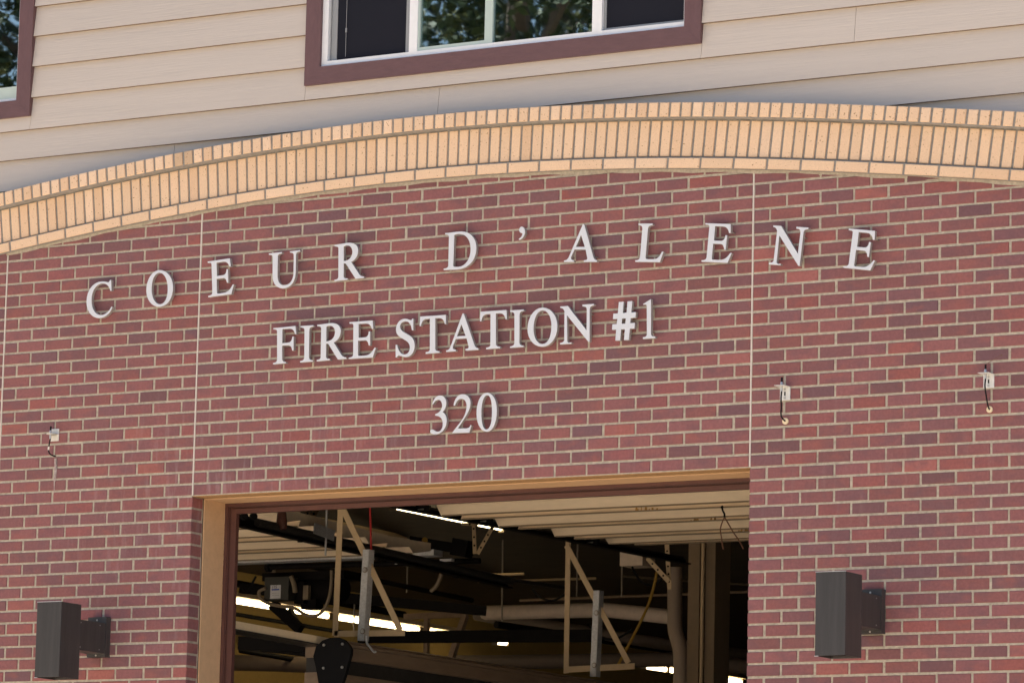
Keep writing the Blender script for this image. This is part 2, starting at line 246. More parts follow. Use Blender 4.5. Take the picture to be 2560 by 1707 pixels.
# ------------------------------------------------------------------ dimensions
B=.2032; C=.0677333*1.045
W=18*B                                   # 12 ft opening
OPEN=[(-25*B,-7*B),(0,W)]                # the neighbouring bay and the bay in the photograph
XL,XR=-45*B,44*B
AX=1.54
def arc(a,x):
    t=max(-4.6,min(4.6,x-AX)); return a-.0265*t*t+.0003*t**4
A0,A1,A2,A3=1.743,1.811,2.022,2.119
bld=empty('fire_station',(W/2,0,-G),'two storey fire station with red brick ground floor, cream brick arch and beige lap siding','building')

# ------------------------------------------------------------------ red brick facade
def brick_col(r=random):
    u=r.random()
    if u<.64: c=(.262,.101,.100)
    elif u<.84: c=(.222,.094,.097)
    elif u<.92: c=(.186,.087,.094)
    elif u<.99: c=(.288,.096,.090)
    else: c=(.345,.120,.106)
    k=r.uniform(.92,1.08); h=r.uniform(-.010,.010)
    k*=.97; return (c[0]*k+h,c[1]*k,c[2]*k-h*.6)
bk=MB(); J=.0067
def inside_open(x0,x1,z0):
    return z0<-.001 and any(x0<b-.01 and x1>a+.01 for a,b in OPEN)
for n in range(-64,31):
    z0=n*C; z1=z0+C
    if z0>1.9: break
    half=(n%2!=0)
    cuts=[-45,-25,-7,0,18,44]
    for s in range(len(cuts)-1):
        a,b=cuts[s],cuts[s+1]
        X=[a]+([a+.5] if half else [])
        while X[-1]+1<=b+1e-6: X.append(X[-1]+1)
        if X[-1]<b-1e-6: X.append(b)
        for i in range(len(X)-1):
            x0,x1=X[i]*B,X[i+1]*B
            if inside_open(x0,x1,z0): continue
            xm=(x0+x1)/2
            if z0>arc(A1,xm): continue
            dz0=random.uniform(-.0011,.0011); dz1=random.uniform(-.0011,.0011); dx=random.uniform(-.0016,.0016); dy=random.uniform(-.0012,.0012)
            jl=jr=J+random.uniform(-.0008,.0008)
            dep=.06
            if z0<-.001:
                if any(abs(x1-q)<1e-4 for q in (OPEN[0][0],OPEN[1][0])): jr=0; dep=.108 if half else .0995; dx=0
                if any(abs(x0-q)<1e-4 for q in (OPEN[0][1],OPEN[1][1])): jl=0; dep=.108 if half else .0995; dx=0
            bk.col=brick_col(); lightz=None
            bk.box((x0+jl+dx,dy,z0+J+dz0),(x1-jr+dx,dep,z1-J+dz1),0,ch=.0035)
bk.col=(1,1,1)
def wall_boxes(mb,y0,y1,ztop,edge,m,zbot=-G,holes=()):
    xs=[XL,OPEN[0][0]-edge,OPEN[0][1]+edge,OPEN[1][0]-edge,OPEN[1][1]+edge,XR]
    for i in (0,2,4): mb.box((xs[i],y0,zbot),(xs[i+1],y1,0),m)
    mb.box((XL,y0,.0),(XR,y1,ztop),m)
wall_boxes(bk,.0045,.1185,1.30,.0045,1)
N_=120
for i in range(N_):
    xa=XL+(XR-XL)*i/N_; xb=XL+(XR-XL)*(i+1)/N_
    q=[(xa,1.30),(xb,1.30),(xb,arc(A0,xb)+.02),(xa,arc(A0,xa)+.02)]
    bk.mesh([(x,.0045,z) for x,z in q]+[(x,.06,z) for x,z in q],[(0,1,2,3),(7,6,5,4)],1)
bw=bk.build('brick_wall',[M['brick'],M['mortar']],bld)
for X,zt in ((-7,None),(0,None),(18,None)):
    s=MB(); s.box((X*B-.0048,.0012,.003),(X*B+.0048,.02,arc(A0,X*B)-.004)); s.build('expansion_joint',M['seal'],bld)
# mortar fillet under the arch
s=MB(); n=90
for i in range(n):
    xa=AX-4.6+9.2*i/n; xb=AX-4.6+9.2*(i+1)/n
    za,zb=arc(A0,xa),arc(A0,xb)
    s.mesh([(xa,-.001,za-.013+.004*math.sin(i*1.7)),(xb,-.001,zb-.013+.004*math.sin(i*1.7+1.7)),(xb,-.0012,zb+.01),(xa,-.0012,za+.01)],[(0,1,2,3)])
s.build('mortar_fillet',M['mortar'],bw)
for (xs,zs,ws) in (([-1.000,-.998,-1.003,-1.000],[.268,.21,.15,.06],.009),([-.992,-.990,-.994],[.255,.20,.13],.005)):
    s=MB()
    for i in range(len(xs)-1):
        w0=ws*(1-i/len(xs)); w1=ws*(1-(i+1)/len(xs))
        s.mesh([(xs[i]-w0,-.0022,zs[i]),(xs[i+1]-w1,-.0022,zs[i+1]),(xs[i+1]+w1,-.0022,zs[i+1]),(xs[i]+w0,-.0022,zs[i])],[(0,1,2,3)])
    s.build('lime_streak',mat('lime_bloom',(.40,.32,.30),.9,noise=.35,nscale=60),bw)
# painted block reveal, steel lintel and the brown door frame of each bay
for a,b in OPEN:
    s=MB(); s.box((a,.1195,-G),(a+.009,.3265,-.008)); s.box((b-.009,.1195,-G),(b,.3265,-.008)); s.box((a+.0005,.1215,-.008),(b-.0005,.3265,.0))
    for z in (-.62,-.83,-1.04,-1.25):      # block joints
        s.box((a+.009,.1195+.10,z-.001),(a+.0095,.3265,z+.001))
    rv=s.build('door_reveal',M['tanpaint'],bld)
    s=MB(); s.box((a+.001,.006,-.0035),(b-.001,.1205,.0065)); s.build('steel_lintel',M['lintel'],bld)
    s=MB()
    for k,(u0,u1,y) in enumerate(((0,.022,.328),(.022,.030,.334),(.030,.052,.340),(.052,.086,.322))):
        zt=-.0085 if k==0 else None
        t0=(-.0085,-.026,-.032,-.044)[k]; t1=(-.026,-.032,-.044,-.071)[k]
        s.box((a+.009+u0,y,-G),(a+.009+u1,.352,t0)); s.box((b-.009-u1,y,-G),(b-.009-u0,.352,t0))
        s.box((a+.009+u1,y,t1),(b-.009-u1,.352,t0))
    for z in [-.35-.42*q for q in range(8)]:
        s.tube([(a+.05,.340,z),(a+.05,.336,z)],.006,8)
    s.build('door_frame',M['dframe'],bld)
# block wall behind, with window holes
s=MB()
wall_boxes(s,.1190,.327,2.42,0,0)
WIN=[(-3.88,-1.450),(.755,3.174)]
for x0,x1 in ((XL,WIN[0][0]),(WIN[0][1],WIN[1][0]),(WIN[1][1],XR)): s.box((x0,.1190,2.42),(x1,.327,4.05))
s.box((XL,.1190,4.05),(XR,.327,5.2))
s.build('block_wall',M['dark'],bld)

# ------------------------------------------------------------------ cream brick arch
am=MB(); n=160; x0,x1=XL,XR
def arch_strip(mb,a_lo,a_hi,yf,yb,xa,xb,inset=0,m=0,dark=None):
    """one brick between two radial joints of the arch; lo/hi are curve offsets"""
    def nrm(x):
        t=max(-4.6,min(4.6,x-AX)); d=-.053*t+.0012*t**3
        if abs(x-AX)>=4.6: d=0
        l=math.hypot(1,d); return Vector((-d/l,0,1/l)),Vector((1/l,0,d/l))
    n0,t0=nrm(xa); n1,t1=nrm(xb)
    z0=arc(A0,xa); z1=arc(A0,xb)
    p0=Vector((xa,0,z0)); p1=Vector((xb,0,z1))
    lo0=p0+n0*(a_lo-A0+inset)+t0*inset; hi0=p0+n0*(a_hi-A0-inset)+t0*inset
    lo1=p1+n1*(a_lo-A0+inset)-t1*inset; hi1=p1+n1*(a_hi-A0-inset)-t1*inset
    c=.003
    def P(p,y): return (p.x,y,p.z)
    ctr=(lo0+lo1+hi0+hi1)/4
    def sh(p): return p+(ctr-p).normalized()*c*1.4
    q=[lo0,lo1,hi1,hi0]
    vs=[P(sh(p),yf) for p in q]+[P(p,yf+c) for p in q]+[P(p,yb) for p in q]
    fs=[(0,1,2,3)]+[(k,k+4,(k+1)%4+4,(k+1)%4) for k in range(4)]+[(k+4,k+8,(k+1)%4+8,(k+1)%4+4) for k in range(4)]
    mb.mesh(vs,fs,m)
def body(mb,a_lo,a_hi,yf,yb):
    N=120
    for i in range(N):
        xa=XL+(XR-XL)*i/N; xb=XL+(XR-XL)*(i+1)/N
        q=[(xa,arc(a_lo,xa)),(xb,arc(a_lo,xb)),(xb,arc(a_hi,xb)),(xa,arc(a_hi,xa))]
        vs=[(x,yf,z) for x,z in q]+[(x,yb,z) for x,z in q]
        mb.mesh(vs,[(0,1,2,3),(0,4,5,1),(3,2,6,7)])
body(am,A0+.004,A1,-.024,.06); body(am,A1,A2+.006,-.004,.06); body(am,A2+.006,A3-.004,-.052,.098)
arch=am.build('brick_arch',M['amortar'],bld)
def cream(x,top=False):
    u=random.random(); c=(.80,.565,.375) if u<.72 else ((.83,.60,.415) if u<.86 else (.76,.52,.335))
    k=random.uniform(.96,1.04); c=tuple(q*k for q in c)
    return c
step=.0684; base=.876
st=MB(); so=MB(); ro=MB()
k0=int((XL-base)/step)+1; k1=int((XR-base)/step)-1
for k in range(k0,k1):
    x=base+k*step
    so.col=cream(x); arch_strip(so,A1,A2+.004,-.012+random.uniform(-.001,.001),.03,x,x+step,.0072)
    ro.col=cream(x,True)
    if -.205<x<-.05: ro.col=random.choice([(.42,.30,.20),(.60,.42,.27)])
    arch_strip(ro,A2+.003,A3,-.060+random.uniform(-.001,.001),.095,x,x+step,.0072)
    if k%3==0 and x+3*step<XR:
        st.col=cream(x); arch_strip(st,A0,A1+.001,-.032+random.uniform(-.001,.001),.03,x,x+3*step,.0072)
so.build('soldier_course',M['cream'],arch); ro.build('rowlock_course',M['cream'],arch); st.build('stretcher_course',M['cream'],arch)

# ------------------------------------------------------------------ lap siding
LAPS=[1.378,1.567,1.755,1.9405,2.132,2.312,2.510,2.703,2.892,3.0785,3.267,3.455,3.643,3.83,4.02,4.21,4.40,4.59,4.78,4.97,5.16]
sd=MB()
TO=[(-3.985,-1.355),(.648,3.277)]; TZ0,TZ1=2.396,4.06      # outer edges of the two window trims
JT={3:[-.285,6.9],4:[1.565,-2.2],5:[4.22,-3.0],6:[7.1],7:[-5.2,5.9]}
def board(xa,xb,z0,z1,zc=None):
    """z0 lower lap, z1 upper lap: thick lower edge, leaning back"""
    k=random.uniform(.985,1.015); sd.col=(.60*k,.53*k,.468*k)
    yb0=.076; yt=.0995
    zt=z1+.004 if zc is None else zc
    f=(zt-z0)/(z1-z0); y2=yb0+(yt-yb0)*f
    xa+=.0012; xb-=.0012
    e=.0; ya=yb0
    vs=[(xa,ya,z0+e),(xb,ya,z0+e),(xb,y2,zt),(xa,y2,zt),(xa,.104,z0),(xb,.104,z0),(xb,.106,zt),(xa,.106,zt)]
    sd.mesh(vs,[(0,1,2,3),(0,3,7,4),(1,5,6,2)])
    sd.col=(.20,.145,.10); sd.mesh([vs[0],vs[4],vs[5],vs[1]],[(0,1,2,3)])     # dark brown underside: the shadow line under each lap, put into the colour
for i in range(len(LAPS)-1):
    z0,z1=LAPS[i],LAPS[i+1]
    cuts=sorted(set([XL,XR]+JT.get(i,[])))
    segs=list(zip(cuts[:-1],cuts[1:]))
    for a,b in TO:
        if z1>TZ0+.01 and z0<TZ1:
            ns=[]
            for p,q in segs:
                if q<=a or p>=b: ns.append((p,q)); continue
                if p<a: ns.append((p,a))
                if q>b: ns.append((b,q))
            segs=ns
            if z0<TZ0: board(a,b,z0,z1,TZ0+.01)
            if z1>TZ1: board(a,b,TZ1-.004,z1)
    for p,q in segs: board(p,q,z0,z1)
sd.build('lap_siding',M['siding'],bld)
s=MB(); s.box((XL,.107,1.35),(XR,.1185,2.40)); 
for x0,x1 in ((XL,WIN[0][0]),(WIN[0][1],WIN[1][0]),(WIN[1][1],XR)): s.box((x0,.107,2.40),(x1,.1185,4.05))
s.build('wall_sheathing',M['dark'],bld)

# ------------------------------------------------------------------ windows
def trims(W0,x0,x1,z0,z1,w,yf,yb):
    for nm,m,pl,y in (('side_trim','trimv',[(x0,z0),(x0+w,z0+w),(x0+w,z1-w),(x0,z1)],yf),('side_trim','trimv',[(x1-w,z0+w),(x1,z0),(x1,z1),(x1-w,z1-w)],yf),
        ('trim_board','trim',[(x0,z0),(x1,z0),(x1-w,z0+w),(x0+w,z0+w)],yf-.001),('trim_board','trim',[(x0+w,z1-w),(x1-w,z1-w),(x1,z1),(x0,z1)],yf-.001)):
        v=MB(); v.prism(pl,y,yb); v.build(nm,M[m],W0)
def window(ox):
    """three-lite window, trim outer corner at x=ox"""
    x0,x1=ox,ox+2.629; z0,z1=2.396,4.06; w=.104; yf,yb=.066,.106
    win=MB()
    f=.050; a,b=x0+w,x1-w; c,d=z0+w,z1-w; y0=.088
    win.box((a,y0,c),(b,.20,c+.034)); win.box((a,y0,d-.035),(b,.20,d)); win.box((a,y0,c+.034),(a+.040,.20,d-.035)); win.box((b-.014,y0,c+.034),(b,.20,d-.035))
    win.box((a-.002,y0-.006,c-.001),(b+.002,y0+.01,c+.006))
    W0=win.build('window',M['vinyl'],bld)
    trims(W0,x0,x1,z0,z1,w,yf,yb)
    zb,zt=c+.034,d-.035
    L0=x0+.158; m1a,m1b=x0+.705,x0+.760; m2a,m2b=x0+1.923,x0+1.985; r1=b-.014
    q=MB(); q.box((m1a,y0,zb),(m1b,.19,zt)); q.build('mullion',M['vinyl'],W0)
    q=MB(); q.box((m2a,y0,zb),(m2b,.19,zt)); q.build('mullion',M['vinyl'],W0)
    
    for pa,pb in (((L0-.002,y0+.022,zb),(L0+.036,y0+.036,zt)),((m1a-.036,y0+.022,zb),(m1a,y0+.036,zt)),((m2b,y0+.022,zb),(m2b+.018,y0+.036,zt)),((m2b+.018,y0+.022,zb),(r1,y0+.036,zb+.016))):
        q=MB(); q.box(pa,pb); q.build('screen_frame',M['sash'],W0)
    for xa,xb in ((L0+.036,m1a-.036),(m2b+.018,r1)):
        q=MB(); q.box((xa,y0+.026,zb+.002),(xb,y0+.028,zt)); q.build('insect_screen',M['screen'],W0)
    q=MB(); q.box((m1b,y0+.0225,zb),(m2a,y0+.028,zt)); q.build('glass',M['glass'],W0)
    q=MB(); q.box((m1b+.45,y0+.008,zb),(m1b+.502,y0+.022,zt)); q.box((m1b,y0+.008,zb),(m1b+.45,y0+.022,zb+.022)); q.box((m1b,y0+.008,zb+.022),(m1b+.012,y0+.022,zt)); q.build('inner_sash',M['greens'],W0)
    q=MB(); q.tube([(L0+.10,y0+.018,zt),(L0+.10,y0+.018,zb+.02)],.0016,6); q.tube([(L0+.10,y0+.018,zb+.19),(L0+.10,y0+.018,zb+.165)],.005,8); q.build('blind_cord',M['sash'],W0)
    return W0
window(.648)
# the window at the left edge has its plain glazed lite at the right-hand end
def window_left(ox):
    x0,x1=ox,ox+2.629; z0,z1=2.396,4.06; w=.104; yf,yb=.066,.106
    win=MB(); a,b=x0+w-.008,x1-w+.008; c,d=z0+w-.006,z1-w; y0=.088
    win.box((a,y0,c),(b,.20,c+.026)); win.box((a,y0,d-.035),(b,.20,d)); win.box((a,y0,c+.026),(a+.030,.20,d-.035)); win.box((b-.026,y0,c+.026),(b,.20,d-.035))
    W0=win.build('window',M['vinyl'],bld)
    trims(W0,x0,x1,z0,z1,w,yf,yb)
    zb,zt=c+.026,d-.035
    q=MB(); q.box((x0+1.45,y0,zb),(x0+1.50,.19,zt)); q.build('mullion',M['vinyl'],W0)
    for xa,xb in ((a+.03,x0+1.45),(x0+1.50,b-.026)):
        q=MB(); q.box((xa,y0+.012,zb),(xb,y0+.018,zt)); q.build('glass',M['glass'],W0)
    q=MB(); q.box((x0+1.50,y0+.004,zb),(b-.026,y0+.0115,zb+.075)); q.build('inner_sash',M['greens'],W0)
window_left(-1.355-2.629)

# ------------------------------------------------------------------ shell: rooms, roof
CZ=.78
s=MB()
s.box((XL+.01,.328,CZ+.02),(XR-.01,18.2,1.45)); s.build('floor_slab',M['dark'],bld)
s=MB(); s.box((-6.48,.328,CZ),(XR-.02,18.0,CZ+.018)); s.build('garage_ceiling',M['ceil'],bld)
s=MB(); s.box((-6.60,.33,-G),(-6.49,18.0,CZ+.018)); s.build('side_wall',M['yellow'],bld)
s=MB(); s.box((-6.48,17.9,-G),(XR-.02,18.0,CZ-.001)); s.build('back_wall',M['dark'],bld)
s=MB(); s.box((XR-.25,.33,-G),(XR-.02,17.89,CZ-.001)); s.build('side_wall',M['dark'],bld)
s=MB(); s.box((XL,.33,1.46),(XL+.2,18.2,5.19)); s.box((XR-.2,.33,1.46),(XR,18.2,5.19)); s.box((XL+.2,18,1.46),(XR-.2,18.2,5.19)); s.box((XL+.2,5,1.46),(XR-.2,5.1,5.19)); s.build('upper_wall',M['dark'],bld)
s=MB(); s.mesh([(XL-.3,-.35,5.21),(XR+.3,-.35,5.21),(XR+.3,9,7.6),(XL-.3,9,7.6),(XR+.3,18.6,5.21),(XL-.3,18.6,5.21),
   (XL-.3,-.35,5.10),(XR+.3,-.35,5.10),(XR+.3,18.6,5.10),(XL-.3,18.6,5.10)],[(0,1,2,3),(3,2,4,5),(0,6,7,1),(6,9,8,7),(1,7,8,4,2),(0,3,5,9,6),(4,8,9,5)]); s.build('roof',M['roofm'],bld)

# ------------------------------------------------------------------ ground
s=MB(); s.box((-150,-150,-G-.3),(150,150,-G)); o=s.build('ground',M['asphalt']); tag(o,kind='structure')
s=MB(); s.mesh([(-25,-38,-G+.004),(25,-38,-G+.004),(25,-.02,-G+.004),(-25,-.02,-G+.004)],[(0,1,2,3)]); o=s.build('driveway',M['conc']); tag(o,kind='structure')
s=MB(); s.mesh([(-6.4,.41,-G+.004),(8,.41,-G+.004),(8,17.8,-G+.004),(-6.4,17.8,-G+.004)],[(0,1,2,3)]); o=s.build('garage_floor',M['asphalt']); tag(o,kind='structure')
# ------------------------------------------------------------------ raised letters
def glyph_mesh(ch):
    cu=bpy.data.curves.new('letter','CURVE'); cu.dimensions='2D'; cu.fill_mode='BOTH'; cu.extrude=.0115; cu.bevel_depth=.0006; cu.bevel_resolution=0; cu.offset=-.0004
    for c in GLYPH[ch]:
        sp=cu.splines.new('POLY'); n=len(c)//2; sp.points.add(n-1)
        for i in range(n): sp.points[i].co=(c[2*i]/1e4,c[2*i+1]/1e4,0,1)
        sp.use_cyclic_u=True
    o=bpy.data.objects.new('t',cu); COL.objects.link(o)
    dg=bpy.context.evaluated_depsgraph_get(); me=bpy.data.meshes.new_from_object(o.evaluated_get(dg))
    bpy.data.objects.remove(o); bpy.data.curves.remove(cu)
    me.name='sign_letter'
    me.transform(Matrix(((1,0,0,0),(0,0,-1,0),(0,1,0,0),(0,0,0,1))))    # stand it up, front towards -y
    me.materials.clear(); me.materials.append(M['letter']); me.materials.append(M['letters'])
    for p in me.polygons:
        p.use_smooth=False; p.material_index=0 if p.normal.y<-.5 else 1
    return me
GM={}
def glyph_info(ch):
    p=[(c[2*i]/1e4,c[2*i+1]/1e4) for c in GLYPH[ch][:1] for i in range(len(c)//2)]
    return max(a for a,b in p),max(b for a,b in p)
STUDS={'C':[(.03,.08),(.16,.045),(.165,.175)],'O':[(.025,.1),(.165,.06),(.16,.17)],'E':[(.05,.03),(.05,.18),(.165,.17),(.165,.03)],'U':[(.045,.15),(.11,.015),(.18,.15)],
 'R':[(.045,.03),(.045,.18),(.12,.165),(.18,.03)],'D':[(.05,.04),(.05,.18),(.19,.13),(.15,.04)],"'":[(.027,.04)],'A':[(.035,.03),(.115,.16),(.19,.03)],'L':[(.05,.03),(.05,.18),(.15,.025)],
 'N':[(.03,.03),(.05,.18),(.19,.16),(.18,.04)],'F':[(.05,.03),(.05,.19),(.15,.19)],'I':[(.047,.04),(.047,.18)],'S':[(.02,.15),(.11,.06),(.06,.02)],'T':[(.088,.04),(.03,.19),(.15,.19)],
 '#':[(.03,.05),(.1,.17),(.09,.05)],'1':[(.05,.04),(.05,.17)],'3':[(.09,.16),(.09,.06)],'2':[(.1,.17),(.06,.03)],'0':[(.02,.1),(.115,.06),(.11,.16)]}
def letter(ch,x,z,rot,label,group):
    if ch not in GM: GM[ch]=glyph_mesh(ch)
    o=bpy.data.objects.new('sign_letter',GM[ch]); COL.objects.link(o); o.location=(x,-.0335,z+G); o.rotation_euler=(0,-rot,0)
    tag(o,label,'letter',group)
    for a,b in STUDS[ch]:
        s=MB(); s.tube([(a,.012,b-G),(a,.036,b-G)],.0042,8); c=s.build('mounting_stud',M['stud']); c.parent=o
    return o
g1='letters of the curved top line'; g2='letters of the middle line'; g3='house number digits'
def cen(ch,cx,cz,rot):
    w,h=glyph_info(ch); c,s=math.cos(rot),math.sin(rot); return cx-(w/2*c-h/2*s), cz-(w/2*s+h/2*c)
letter('C',-.7725,1.0761,.1074,'white letter C, leftmost of the curved top line of lettering',g1)
x,z=cen('O',-.2545,1.2365,.084); letter('O',x,z,.084,'white letter O between C and E in the curved top line',g1)
letter('E',.094,1.160,.050,'white letter E right beside the left pale wall joint, before U',g1)
letter('U',.5228,1.1736,.0379,'white letter U, only U in the lettering, above FIRE',g1)
letter('R',.9712,1.1956,.0147,'white letter R ending the top word, followed by a wide gap',g1)
letter('D',1.7099,1.2084,-.0247,'white letter D, only D in the lettering, left of the apostrophe',g1)
letter("'",2.2002,1.3469,-.0458,'small white apostrophe between D and A in the top line','apostrophe of the sign')
letter('A',2.4980,1.1995,-.0658,'white letter A right of the apostrophe in the curved top line',g1)
letter('L',2.9498,1.1694,-.0884,'white letter L, only L in the lettering, right of the A',g1)
letter('E',3.364,1.1405,-.110,'white letter E between L and the right pale wall joint',g1)
letter('N',3.7767,1.0969,-.1342,'white tilted letter N just right of the right pale wall joint',g1)
letter('E',4.2272,1.0465,-.1563,'white letter E tilted most, rightmost of the curved top line',g1)
Z2=.7365
letter('F',.562,Z2,0,'white letter F, first letter of the straight middle line',g2)
letter('I',.7502,Z2,0,'white letter I between F and R in the word FIRE',g2)
letter('R',.866,Z2,0,'white letter R between I and E in the word FIRE',g2)
letter('E',1.086,Z2,0,'white letter E ending the word FIRE on the middle line',g2)
letter('S',1.403,.7254,0,'white letter S, only S in the lettering, starting STATION',g2)
letter('T',1.5607,Z2,0,'white letter T between S and A, first T of STATION',g2)
letter('A',1.7415,Z2+.002,0,'white letter A standing between two Ts in STATION',g2)
letter('T',1.960,Z2+.002,0,'white letter T between A and I, second T of STATION',g2)
letter('I',2.156,Z2,0,'white letter I between T and O in the word STATION',g2)
letter('O',2.2722,.7305,0,'white letter O between I and N in the word STATION',g2)
letter('N',2.4805,Z2,0,'white upright letter N ending the word STATION',g2)
letter('#',2.8137,.735,0,'bold white number sign before the digit 1','number sign of the lettering')
letter('1',3.0065,.735,0,'white digit 1 at the right end of the middle line','digit of the middle line')
letter('3',1.650,.2726,0,'white digit 3 starting the house number above the garage door',g3)
letter('2',1.7945,.2718,0,'white digit 2 in the middle of the house number',g3)
letter('0',1.9524,.2708,0,'white digit 0 ending the house number above the garage door',g3)

# ------------------------------------------------------------------ wall lamps
def lamp(cx,dz,label):
    e=empty('wall_lamp',(cx,0,-.86+dz),label,'wall lamp','box lamps beside the garage door')
    w=.0868; yf,yb=-.515,-.322; zt,zb=-.645+dz,-1.079+dz; t=.004
    s=MB()
    s.box((cx-w,yf,zb),(cx+w,yf+t,zt)); s.box((cx-w,yb-t,zb),(cx+w,yb,zt)); s.box((cx-w,yf+t,zb),(cx-w+t,yb-t,zt)); s.box((cx+w-t,yf+t,zb),(cx+w,yb-t,zt))
    s.box((cx-w+t,yf+t,zb+.022),(cx+w-t,yb-t,zb+.026))
    s.box((cx-w+t,yf+t,zt-.02),(cx+w-t,yb-t,zt-.016))
    hb=s.build('lamp_housing',M['bronze'],e)
    bv=hb.modifiers.new('b','BEVEL'); bv.width=.0012; bv.segments=2
    for pa,pb in (((cx-w-.0015,yf-.0015,zt),(cx+w+.0015,yf+.004,zt+.003)),((cx-w-.0015,yf-.0015,zb-.003),(cx-w+.02,yf+.004,zb))):
        s=MB(); s.box(pa,pb); s.build('edge_glint',M['galv'],hb)  # pale strips added to paint the skylight glint on the housing edges
    s=MB(); s.tube([(cx,(yf+yb)/2,zb+.026),(cx,(yf+yb)/2,zb+.010)],.062,24); s.build('lens_ring',M['black'],hb)
    a=.062
    s=MB(); s.box((cx-a,yb,-.905+dz),(cx+a,-.046,-.728+dz)); ar=s.build('arm',M['bronze'],e)
    for y in (yb+.035,-.10):
        for z in (-.745+dz,-.887+dz):
            s=MB(); s.tube([(cx+a,y,z),(cx+a+.002,y,z)],.0035,8); s.build('screw',M['sash'],ar)
    s=MB(); s.box((cx-.066,-.045,-.925+dz),(cx+.066,.004,-.690+dz)); pl=s.build('back_plate',M['bronze'],e)
    for z in (-.708+dz,-.915+dz):
        s=MB(); s.tube([(cx,-.045,z),(cx,-.0475,z)],.0055,10); s.build('screw',M['screw'],pl)
lamp(-.617,-.004,'dark box wall lamp left of the garage door, cut close to the photo bottom')
lamp(4.410,.004,'dark box wall lamp on the brickwork right of the garage door')

# ------------------------------------------------------------------ antenna brackets on the brickwork
def antenna(cx,cz,label,low=False,mode=0):
    e=empty('antenna_bracket',(cx,0,cz),label,'bracket','small antenna brackets on the brick wall')
    s=MB(); s.box((cx-.031,-.006,cz-.037),(cx+.031,.001,cz+.037)); p=s.build('wall_plate',M['white'] if low else M['zinc'],e)
    bv=p.modifiers.new('b','BEVEL'); bv.width=.003; bv.segments=2
    zf=cz+.002 if low else cz+.037
    s=MB()
    if low:
        s.prism([(cx-.030,zf-.002),(cx+.030,zf-.002),(cx+.030,zf+.002),(cx-.030,zf+.002)],-.034,-.006); s.tube([(cx,-.034,zf-.002),(cx,-.034,zf+.002)],.030,20)
    else: s.box((cx-.031,-.075,zf-.0025),(cx+.031,-.006,zf))
    s.build('bracket_flange',M['white'] if low else M['zinc'],e)
    ya=-.045
    s=MB(); s.tube([(cx,ya,zf-.03),(cx,ya,zf+.006),(cx,ya,zf+.008),(cx,ya,zf+.02)],[.006,.006,.0085,.006],12); s.build('connector',M['screw'],e)
    s=MB(); s.tube([(cx,ya,zf+.02),(cx,ya,zf+.045)],.0052,10); s.build('antenna_stub',M['rubber'],e)
    if not low:
        s=MB(); s.box((cx-.004,-.0068,cz-.012),(cx+.004,-.0058,cz+.010)); s.build('slot',M['rubber'],e)
        for z in (cz+.022,cz-.024):
            s=MB(); s.tube([(cx,-.006,z),(cx,-.010,z)],.0065,6); s.build('bolt',M['screw'],e)
        zc=cz-.150; dx=.006 if mode else .004
        cab=[(cx,ya,zf-.03),(cx-.003,ya,zf-.07),(cx-.004 if mode==0 else cx+.001,ya+.006,zf-.115),(cx-.010 if mode==0 else cx+.004,ya+.016,zf-.155),(cx-.004 if mode==0 else cx+.006,-.022,zc+.012),(cx+dx,-.006,zc)]
        s=MB(); s.tube([(cx+dx,0.001,zc),(cx+dx,-.007,zc)],.0175,24); s.build('wall_plug',M['ivory'],e)
    else:
        zc=cz-.122; cab=[(cx,ya,zf-.03),(cx-.006,ya,zf-.06),(cx-.012,ya+.004,zf-.078),(cx-.016,ya+.008,zf-.098),(cx-.010,-.03,zc+.006),(cx+.004,-.012,zc-.004),(cx+.010,.0,zc-.004)]
    # smooth the cable
    P=[Vector(q) for q in cab]; out=[]
    for i in range(len(P)-1):
        p0=P[max(i-1,0)];p1=P[i];p2=P[i+1];p3=P[min(i+2,len(P)-1)]
        for t in range(6):
            u=t/6; out.append(.5*((2*p1)+(-p0+p2)*u+(2*p0-5*p1+4*p2-p3)*u*u+(-p0+3*p1-3*p2+p3)*u**3))
    out.append(P[-1])
    s=MB(); s.tube(out,.0042,8); s.build('cable',M['rubber'],e,smooth=True)
    if low:
        s=MB(); s.tube([out[11],out[13],out[15],out[17]],.0055,8); s.build('cable_joint',M['white'],e)
antenna(-1.012,.408,'ivory plate with half round shelf and short cable, on the left brickwork',low=True)
antenna(3.869,.391,'galvanised antenna bracket with curved black cable, beside the right wall joint')
o=antenna(5.066,.391,'galvanised antenna bracket with straight black cable, nearest the right photo edge',mode=1)
e=[q for q in COL.objects if q.name.startswith('antenna_bracket')][-1]
s=MB(); s.tube([(5.066,-.045,.470),(5.085,-.042,.486),(5.150,-.030,.520)],.0016,6); s.tube([(5.148,-.031,.519),(5.154,-.029,.522)],.004,8); s.build('antenna_wire',M['wire'],e)

